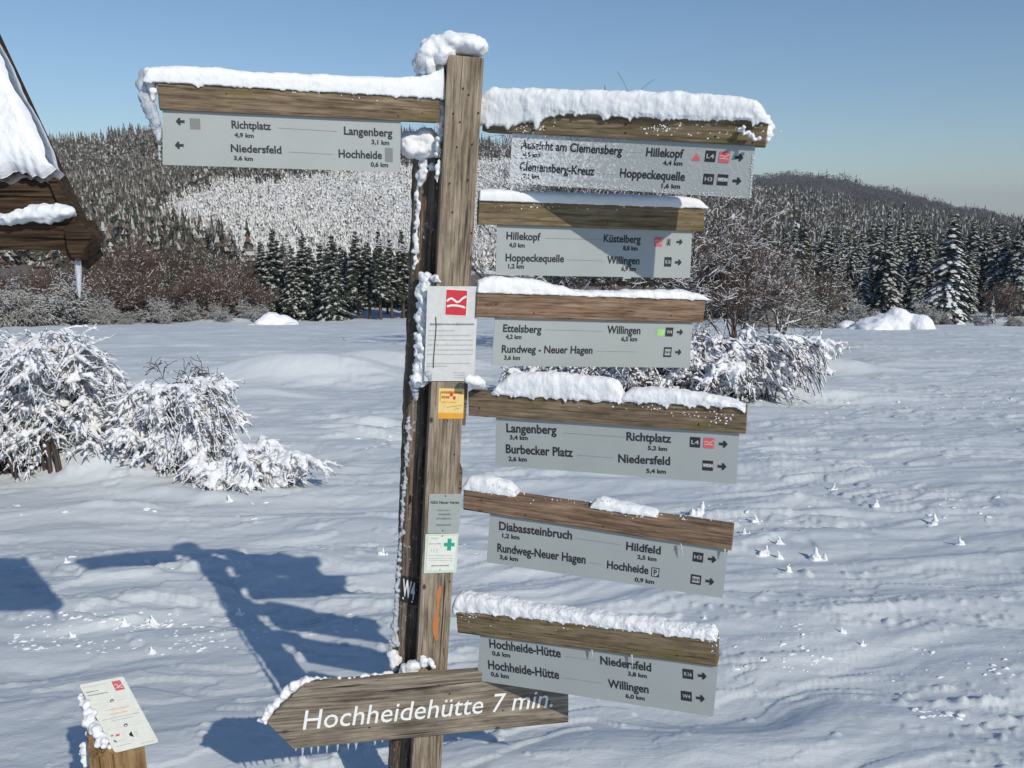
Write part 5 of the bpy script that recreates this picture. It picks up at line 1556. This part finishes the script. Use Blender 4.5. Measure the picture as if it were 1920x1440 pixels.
snow_cap(arm4, [(925, 730), (940, 716), (960, 701), (1010, 697), (1090, 703), (1150, 709), (1166, 720), (1172, 735)], .045, .008, mkdrip(13, .003, .010, 34), .0034, 13, (.02, .02), .5)
snow_cap(arm4, [(1165, 738), (1185, 728), (1220, 726), (1290, 732), (1350, 742), (1385, 753), (1400, 762)], .045, .007, mkdrip(15, .001, .014, 30, 2.2), .003, 15, (.03, .02), .5)
snow_cap(arm5, [(872, 900), (885, 890), (920, 893), (955, 905), (972, 915)], .045, .002, mkdrip(17, .0, .003), .0025, 17, (.02, .02), .7)
snow_cap(arm5, [(1110, 935), (1130, 931), (1160, 940), (1210, 952), (1235, 957)], .045, .003, mkdrip(18, .0, .003), .0025, 18, (.02, .02), .7)
snow_cap(arm6, [(853, 1125), (862, 1110), (900, 1114), (1000, 1132), (1100, 1146), (1200, 1156), (1300, 1171), (1340, 1178), (1346, 1195)], .05, .004,
         mkdrip(23, lambda u: np.interp(u / arm6['L'], [0, .08, .3, 1], [.012, .004, .002, .001]), .007, 40), .004, 23, (.012, .012), .55)
# cap on top of the post, dragged to the left by the wind
cap = [(880, 86, 2.08, (36, 40, 20)), (850, 84, 2.08, (42, 40, 21)), (890, 90, 2.08, (27, 38, 16)), (866, 80, 2.10, (40, 34, 17)), (822, 88, 2.08, (34, 32, 22)), (806, 98, 2.07, (22, 28, 20)), (794, 110, 2.07, (14, 20, 20)), (783, 118, 2.06, (8, 12, 11)), (832, 102, 2.06, (22, 22, 20)), (806, 122, 2.07, (13, 16, 20))]
snow_lump('ice_cap', cap, .004, .007, 34, 'snow', smooth_it=6, label='rime cap on top of the post, dragged out to the left')
cap = [(790, 116, 2.05, (10, 12, 17)), (779, 118, 2.06, (8, 8, 7)), (784, 128, 2.06, (9, 10, 10))]
snow_lump('ice_fringe', cap, .003, .006, 60, 'ice')
# snow packed down the left side of the timber
s_ = chain([(818, 118, 2.10, 15), (826, 140, 2.10, 14), (826, 175, 2.11, 9), (829, 205, 2.11, 8), (826, 240, 2.12, 7), (823, 290, 2.13, 6)], .25, 8, 1)
s_ += chain([(790, 160, 2.11, 14), (812, 155, 2.11, 18)], .3, 4, 3)
snow_lump('snow_crust', s_, .0032, .009, 60)
s_ = chain([(758, 268, 2.14, 15), (785, 268, 2.16, 22), (810, 272, 2.16, 17)], .3, 5, 4) + [(772, 258, 2.15, (22, 20, 12)), (790, 285, 2.16, (20, 20, 14))]
snow_lump('snow_lump', s_, .0035, .005, 40)
s_ = chain([(800, 300, 2.18, 9), (788, 350, 2.20, 5), (782, 420, 2.22, 4), (779, 500, 2.24, 4)], .5, 64, 6) + chain([(822, 300, 2.12, 7), (820, 345, 2.13, 3)], .5, 12, 7)
snow_lump('rime_crust', s_, .0035, .006, 50, 'snow')
s_ = chain([(800, 516, 2.20, 13), (797, 545, 2.21, 16), (797, 600, 2.23, 14), (796, 650, 2.24, 15), (792, 690, 2.25, 18), (786, 722, 2.26, 13)], .22, 8, 9) + chain([(812, 520, 2.17, 8), (822, 528, 2.17, 5)], .2, 3, 2)
snow_lump('snow_crust', s_, .0032, .009, 60)
s_ = chain([(777, 715, 2.25, 9), (777, 735, 2.26, 6), (782, 752, 2.26, 3)], .2, 4, 10) + chain([(806, 700, 2.18, 8), (803, 712, 2.19, 5)], .2, 3, 11)
snow_lump('ice_lump', s_, .003, .003, 50, 'ice')
s_ = chain([(878, 712, 2.20, 9), (895, 716, 2.22, 13), (905, 724, 2.24, 8)], .2, 5, 12)
snow_lump('snow_lump', s_, .0035, .005, 45)
s_ = chain([(768, 780, 2.31, 3), (760, 880, 2.34, 3), (752, 1000, 2.38, 3), (742, 1150, 2.44, 4), (738, 1210, 2.46, 5)], .55, 60, 14)
snow_lump('rime_crust', s_, .0030, .006, 50, 'ice')
# snow on the plank
s_ = chain([(745, 1262, 2.44, 10), (775, 1250, 2.44, 12), (795, 1238, 2.43, 8), (808, 1240, 2.42, 5), (812, 1252, 2.41, 4)], .25, 6, 15) + chain([(738, 1225, 2.50, 10), (745, 1245, 2.49, 12)], .3, 5, 16)
snow_lump('snow_lump', s_, .0035, .006, 45)
s_ = chain([(493, 1352, 2.29, 6), (515, 1322, 2.30, 7), (545, 1292, 2.31, 8), (570, 1278, 2.32, 8), (620, 1277, 2.34, 6), (680, 1272, 2.36, 6), (735, 1266, 2.40, 8)], .3, 12, 17) + chain([(485, 1350, 2.29, 5), (498, 1356, 2.29, 4)], .3, 3, 18)
snow_lump('snow_crust', s_, .003, .005, 60)
# ice hanging off the left end of the left arm, and rime on the right arm's tip
s_ = chain([(275, 140, 1.88, 13), (268, 160, 1.88, 11), (272, 185, 1.88, 12), (281, 205, 1.88, 12), (290, 228, 1.88, 9), (297, 255, 1.88, 6), (300, 300, 1.88, 3)], .18, 7, 19)
snow_lump('ice_lump', s_, .003, .004, 50, 'ice', label='glassy ice hanging down the free end of the left beam')
s_ = chain([(281, 140, 1.87, 12), (284, 160, 1.87, 8), (287, 185, 1.87, 6)], .2, 6, 20)
snow_lump('snow_crust', s_, .003, .004, 50)
s_ = chain([(1437, 225, 1.91, 9), (1440, 245, 1.92, 9), (1438, 262, 1.92, 7)], .3, 8, 21) + chain([(1380, 240, 1.90, 4), (1425, 262, 1.895, 4)], .9, 14, 22)
snow_lump('ice_crust', s_, .0025, .004, 70, 'snow')
# crumbs stuck to the beam fronts
r = random.Random(6)
def crumbs(a, spots, n, seed):
    r = random.Random(seed); iv, f = ico(1); Vv, Ff = [], []
    for i in range(n):
        (x, y, sx, sy) = r.choice(spots); q = loc(a['M'], r.gauss(x, sx), r.gauss(y, sy)); s = r.uniform(.0008, .0028)
        Vv.append(iv * np.array([s * r.uniform(.6, 1.6), s * .5, s]) + np.array([q[0], 0, q[1]])); Ff.append(f + i * len(iv))
    o = link('snow_crumbs', me_np('snow_crumbs', np.concatenate(Vv), np.concatenate(Ff)), ['snow'], sp, a['M'], True); o['kind'] = 'stuff'
crumbs(armL, [(600, 172, 60, 4), (500, 165, 60, 3), (760, 182, 40, 4)], 60, 1)
crumbs(arm1, [(1380, 244, 35, 9), (1240, 240, 20, 6), (1310, 244, 40, 6), (1000, 238, 20, 8)], 130, 2)
crumbs(arm4, [(1300, 775, 40, 5), (1230, 765, 40, 4), (1345, 784, 15, 6)], 60, 3)
crumbs(arm6, [(880, 1150, 14, 8), (1200, 1178, 100, 4), (1340, 1200, 8, 10)], 90, 4)
crumbs(arm5, [(1250, 967, 70, 3), (1080, 938, 70, 3), (940, 920, 30, 4), (1300, 972, 40, 2)], 110, 5)
crumbs(arm2, [(960, 388, 40, 3), (1150, 388, 80, 2)], 25, 6)

# ------------------------------------------------------------------ short post with an information plate
c_bl, c_br, c_tl = U(215, 1411, 2.05), U(298, 1391, 2.10), U(148, 1284, 2.17)
TRL = frame(c_bl, c_br - c_bl, c_tl - c_bl)
bp = (c_bl + c_br) / 2
ip = thing('information_post', 'short square post with a tilted white information plate, bottom left', 'post', (bp.x, bp.y + .05, Gz(bp.x, bp.y)))
cor = [(215, 1411), (298, 1391), (231, 1268), (148, 1284)]
pts = [loc(TRL, *q) for q in cor]
plt_ = link('information_plate', prism_me('information_plate', round_poly(pts, .007, 4), 0, .003, 0), ['plate_white'], ip, TRL)
link('backing_board', prism_me('backing_board', round_poly([(p[0] * .985 + .001, p[1] * .985 + .001) for p in pts], .006, 3), .0035, .006), ['dark_metal'], ip, TRL)
P = Print(TRL, -.0008)
cxs = lambda X, Y: (120 + X / 7.58, 1250 + Y / 7.58)
def lp(X, Y): return cxs(X, Y)
# emblem
P.pxpoly([lp(672, 215), lp(795, 190), lp(868, 318), lp(740, 345)], 'red_faded', .0003)
P.stroke([lp(712, 268), lp(745, 250), lp(765, 285), lp(835, 245)], .0022, 'white_print', .0006); P.stroke([lp(735, 310), lp(790, 288), lp(840, 295)], .002, 'white_print', .0006)
P.dashes(lp(275, 300), lp(620, 235), 1.2, 'print_pale', 1); P.dashes(lp(315, 370), lp(495, 335), 2.0, 'print_grey', 2, 1.1); P.dashes(lp(340, 415), lp(630, 362), 2.2, 'print_grey', 3, 1.1)
P.stroke([lp(395, 548), lp(980, 440)], .0005, 'print_pale'); P.stroke([lp(600, 900), lp(1180, 790)], .0005, 'print_pale')
P.dashes(lp(575, 628), lp(925, 562), 1.8, 'orange_pale', 4, 1.1); P.dashes(lp(650, 680), lp(905, 630), 1.8, 'orange_pale', 5, 1.1)
P.dashes(lp(540, 765), lp(1075, 650), 1.8, 'print_pale', 6, 1.1); P.dashes(lp(670, 775), lp(990, 708), 1.8, 'print_pale', 7, 1.1)
P.rect(*lp(665, 965), *lp(700, 995), 'print_grey'); P.rect(*lp(735, 955), *lp(790, 990), 'red_faded'); P.dashes(lp(815, 945), lp(860, 935), 1, 'print_pale', 8); P.dashes(lp(820, 975), lp(880, 965), 1, 'print_pale', 9)
P.pxpoly([lp(920, 965), lp(955, 915), lp(995, 1000), lp(945, 985)], 'ink')
for k in range(3): P.stroke([lp(1000 + 18 * k, 910), lp(1020 + 18 * k, 950), lp(1030 + 18 * k, 1000)], .0007, 'print_pale')
P.pxpoly([lp(700, 1040), lp(745, 1050), lp(760, 1075), lp(715, 1075)], 'ink_soft'); P.dashes(lp(770, 1060), lp(870, 1030), 1, 'print_pale', 10); P.dashes(lp(740, 1135), lp(960, 1085), 1.6, 'print_pale', 11); P.dashes(lp(1100, 1090), lp(1290, 1052), 1.2, 'print_pale', 12)
P.done('lettering', plt_)
for (X, Yp) in [(682, 490), (878, 835)]:
    p = loc(TRL, *lp(X, Yp)); iv, f = ico(2)
    link('screw', me_np('screw', iv * np.array([.0052, .004, .0052]) + np.array([p[0], -.001, p[1]]), f), ['steel'], plt_, TRL, True)
# post under the plate, its head cut to the plate's slope
Xd = Vector((TRL[0][0], TRL[1][0], TRL[2][0])); Yd = Vector((TRL[0][1], TRL[1][1], TRL[2][1]))
tops = [c_bl + Xd * .004 + Yd * .008, c_br - Xd * .022 + Yd * .008, c_br - Xd * .022 + (c_tl - c_bl) * .80 + Yd * .008, c_bl + Xd * .004 + (c_tl - c_bl) * .80 + Yd * .008]
d_ = Vector((.0, .0, 0)); hv_ = (c_tl - c_bl); hv_.z = 0; 
bh = [Vector((t_.x, t_.y, 0)) for t_ in tops]
bk = Vector((-Xd.y, Xd.x, 0)).normalized()
# square the plan of the post
ux = Vector((Xd.x, Xd.y, 0)).normalized(); o0 = Vector((tops[0].x, tops[0].y, 0)) - ux * .062; wid = .128; dep = .075
plan = [o0, o0 + ux * wid, o0 + ux * wid + bk * dep, o0 + bk * dep]
nrm = Yd; 
def ztop_(p): return tops[0].z - (nrm.x * (p.x - tops[0].x) + nrm.y * (p.y - tops[0].y)) / nrm.z
gz_ = Gz(o0.x, o0.y) - .3
Mp = Matrix.Translation((o0.x, o0.y, gz_))
Vp = [Vector((p.x, p.y, gz_)) - Vector((o0.x, o0.y, gz_)) for p in plan] + [Vector((p.x, p.y, min(ztop_(p), tops[0].z + .10))) - Vector((o0.x, o0.y, gz_)) for p in plan]
link('square_post', me_py('square_post', Vp, [[0, 1, 2, 3], [7, 6, 5, 4], [0, 4, 5, 1], [1, 5, 6, 2], [2, 6, 7, 3], [3, 7, 4, 0]]), ['plaque_wood'], ip, Mp)
s_ = chain([(152, 1300, 2.18, 4), (160, 1330, 2.16, 5), (178, 1355, 2.14, 9), (193, 1385, 2.10, 7), (207, 1405, 2.07, 4)], .5, 9, 31) + chain([(156, 1310, 2.13, 6), (170, 1345, 2.10, 8), (182, 1372, 2.06, 9), (198, 1398, 2.03, 7)], .5, 9, 34) + chain([(160, 1400, 2.16, 6), (155, 1412, 2.16, 7), (163, 1430, 2.16, 6)], .4, 5, 32) + chain([(170, 1375, 2.13, 6), (182, 1400, 2.10, 5)], .5, 6, 33)
o = snow_lump('ice_crust', s_, .003, .006, 60, 'snow', parent=ip); o['label'] = 'frozen crust on the shaded left side of the post'

# ------------------------------------------------------------------ shelter roof at the left edge
E_ = U(168, 450, 1.63); R_ = U(-45, 20, 1.72)
EV = Vector((-1, .0, 0))
rake = (R_ - E_); RL = rake.length; rk = rake.normalized()
nrmR = rk.cross(EV).normalized()
if nrmR.y > 0: nrmR = -nrmR
sh = thing('shelter_roof', 'dark wooden shelter roof laden with snow, cut by the left edge of the picture', 'roofed board', (E_.x - .75, E_.y + .1, Gz(E_.x - .75, E_.y)))
zax = (rk - rk.dot(EV) * EV).normalized()
RF = Matrix.Identity(4)
for i in range(3): RF[i][0] = EV[i]; RF[i][1] = nrmR[i]; RF[i][2] = zax[i]; RF[i][3] = E_[i]
# in RF: x = towards the left along the eave, y = out of the roof, z = up the slope; rake drifts left by sk per unit up
sk = rk.dot(EV) / rk.dot(zax); ZL = RL * rk.dot(zax)
def rf_poly(name, pts, y0, y1, mat, parent=sh, bev=0):
    return link(name, prism_me(name, pts, y0, y1, bev), [mat], parent, RF)
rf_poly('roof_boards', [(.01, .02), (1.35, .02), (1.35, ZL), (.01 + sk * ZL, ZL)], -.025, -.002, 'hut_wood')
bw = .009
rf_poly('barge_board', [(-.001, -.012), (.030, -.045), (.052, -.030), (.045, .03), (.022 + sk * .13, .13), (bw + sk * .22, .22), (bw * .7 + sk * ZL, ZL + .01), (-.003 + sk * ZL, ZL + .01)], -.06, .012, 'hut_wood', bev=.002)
# snow slab
nx, nz = 230, 150
us = np.linspace(0, 1, nx) ** 1.5; vs = np.linspace(0, 1, nz) ** 1.3
Ug, Vg = np.meshgrid(us, vs, indexing='ij')
z0s = .145; Zs = z0s + Vg * (ZL - z0s + .02)
Xs = sk * Zs - .016 + .004 * fbm(Zs * 14, Zs * 0 + 3, 6, 3) + Ug * 1.25
dedge = np.minimum((Xs - (sk * Zs - .022)) / .03, (Zs - z0s + .004) / .04)
Th = .062 * np.clip(1 - (1 - np.clip(dedge, 0, 1)) ** 2, 0, 1) ** .5 + .012 * fbm(Xs * 5, Zs * 5, 8, 3) * np.clip(dedge, 0, 1) + .002 * fbm(Xs * 60, Zs * 60, 9, 2)
Zd = Zs - .016 * np.clip(1 - Vg * 8, 0, 1) * (1 + fbm(Xs * 25, Xs * 0, 4, 3))
Vt = np.stack([Xs, Th, Zd], -1)
V = Vt.reshape(-1, 3)
i = np.arange(nx - 1)[:, None] * nz; j = np.arange(nz - 1)[None]
F = np.stack([i + j, i + nz + j, i + nz + j + 1, i + j + 1], -1).reshape(-1, 4)
ring = [a * nz for a in range(nx)]; ring2 = list(range(nz))
Vb = V.copy(); sk_F = []; base_i = len(V)
edge = [0 * nz + b for b in range(nz - 1, -1, -1)] + [a * nz for a in range(1, nx)]
Ve = V[edge].copy(); Ve[:, 1] = -.003
for k in range(len(edge) - 1): sk_F.append([edge[k], edge[k + 1], base_i + k + 1, base_i + k])
F = np.concatenate([F, np.array(sk_F)])
link('roof_snow', me_np('roof_snow', np.concatenate([V, Ve]), F), ['snow_smooth'], sh, RF, True)
# beams under the eave
def world_box(name, x0, x1, ytop, ybot, depth, t, mat, parent):
    a = U(x1, ytop, depth); b = U(x1, ybot, depth); L = 1.3
    Mx = frame(Vector((a.x, a.y, 0)) * 1.0, Vector((1, 0, 0)), Vector((0, 0, 1)))
    o = link(name, box_me(name, -L, 0, 0, t, b.z, a.z, .004, .0015), [mat], parent, Mx)
    return o
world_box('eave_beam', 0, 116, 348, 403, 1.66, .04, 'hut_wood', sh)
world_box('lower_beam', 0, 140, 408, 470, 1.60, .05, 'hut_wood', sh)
tip = [U(128, 466, 1.60), U(134, 484, 1.60), U(148, 490, 1.60), U(176, 446, 1.60), U(158, 412, 1.60), U(126, 425, 1.60)]
Mt = frame(tip[0], Vector((1, 0, 0)), Vector((0, 0, 1)))
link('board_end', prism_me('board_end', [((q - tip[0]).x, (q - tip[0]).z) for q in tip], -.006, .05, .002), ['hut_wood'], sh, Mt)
s_ = [(x, np.interp(x, [-60, 20, 60, 120, 133], [408, 410, 404, 400, 402]) + random.uniform(-3, 3), 1.595, (14, 26, np.interp(x, [-60, 10, 60, 110, 130], [6, 7, 14, 20, 13]) * random.uniform(.8, 1.15))) for x in range(-60, 132, 6)]
o = snow_lump('snow_lump', s_, .0035, .006, 40, parent=sh)
inv = Matrix.Identity(4)
Vv, Ff = [], []
for i in range(12):
    t = i / 11; r0 = np.interp(t, [0, .3, .7, 1], [.009, .010, .007, .003])
    r0 *= .62; c = U(146 + 3 * t, 484 + t * 74, 1.62)
    for k in range(10):
        a = 2 * math.pi * k / 10; rr0 = r0 * (1 + .15 * math.sin(k * 3 + i)); Vv.append((c.x + rr0 * math.cos(a), c.y + rr0 * math.sin(a), c.z))
for i in range(11):
    for k in range(10): Ff.append([i * 10 + k, i * 10 + (k + 1) % 10, (i + 1) * 10 + (k + 1) % 10, (i + 1) * 10 + k])
link('icicle', me_py('icicle', Vv, Ff), ['ice'], sh, Matrix.Identity(4), True)
# the board and legs that carry the roof, outside the picture
for xx in (-.85, -1.35):
    x = E_.x + xx; y = E_.y + .10; g = Gz(x, y)
    link('support_post', box_me('support_post', -.045, .045, -.045, .045, -.3, E_.z - g + .10, .004), ['hut_wood'], sh, Matrix.Translation((x, y, g)))

# ------------------------------------------------------------------ the winter air
hz = bpy.data.materials.new('haze'); hz.use_nodes = True
hz.node_tree.nodes.clear()
ho_ = hz.node_tree.nodes.new('ShaderNodeOutputMaterial'); pv = hz.node_tree.nodes.new('ShaderNodeVolumePrincipled')
pv.inputs['Color'].default_value = (.78, .89, 1.0, 1); pv.inputs['Density'].default_value = .00019; pv.inputs['Anisotropy'].default_value = 0.0
hz.node_tree.links.new(pv.outputs[0], ho_.inputs['Volume'])
ob = bpy.data.objects.new('haze', box_me('haze', -5600, 5600, -600, 5600, -260, 150)); COL.objects.link(ob)
ob.data.materials.append(hz); ob['kind'] = 'stuff'; ob['label'] = 'thin cold haze over the hills'
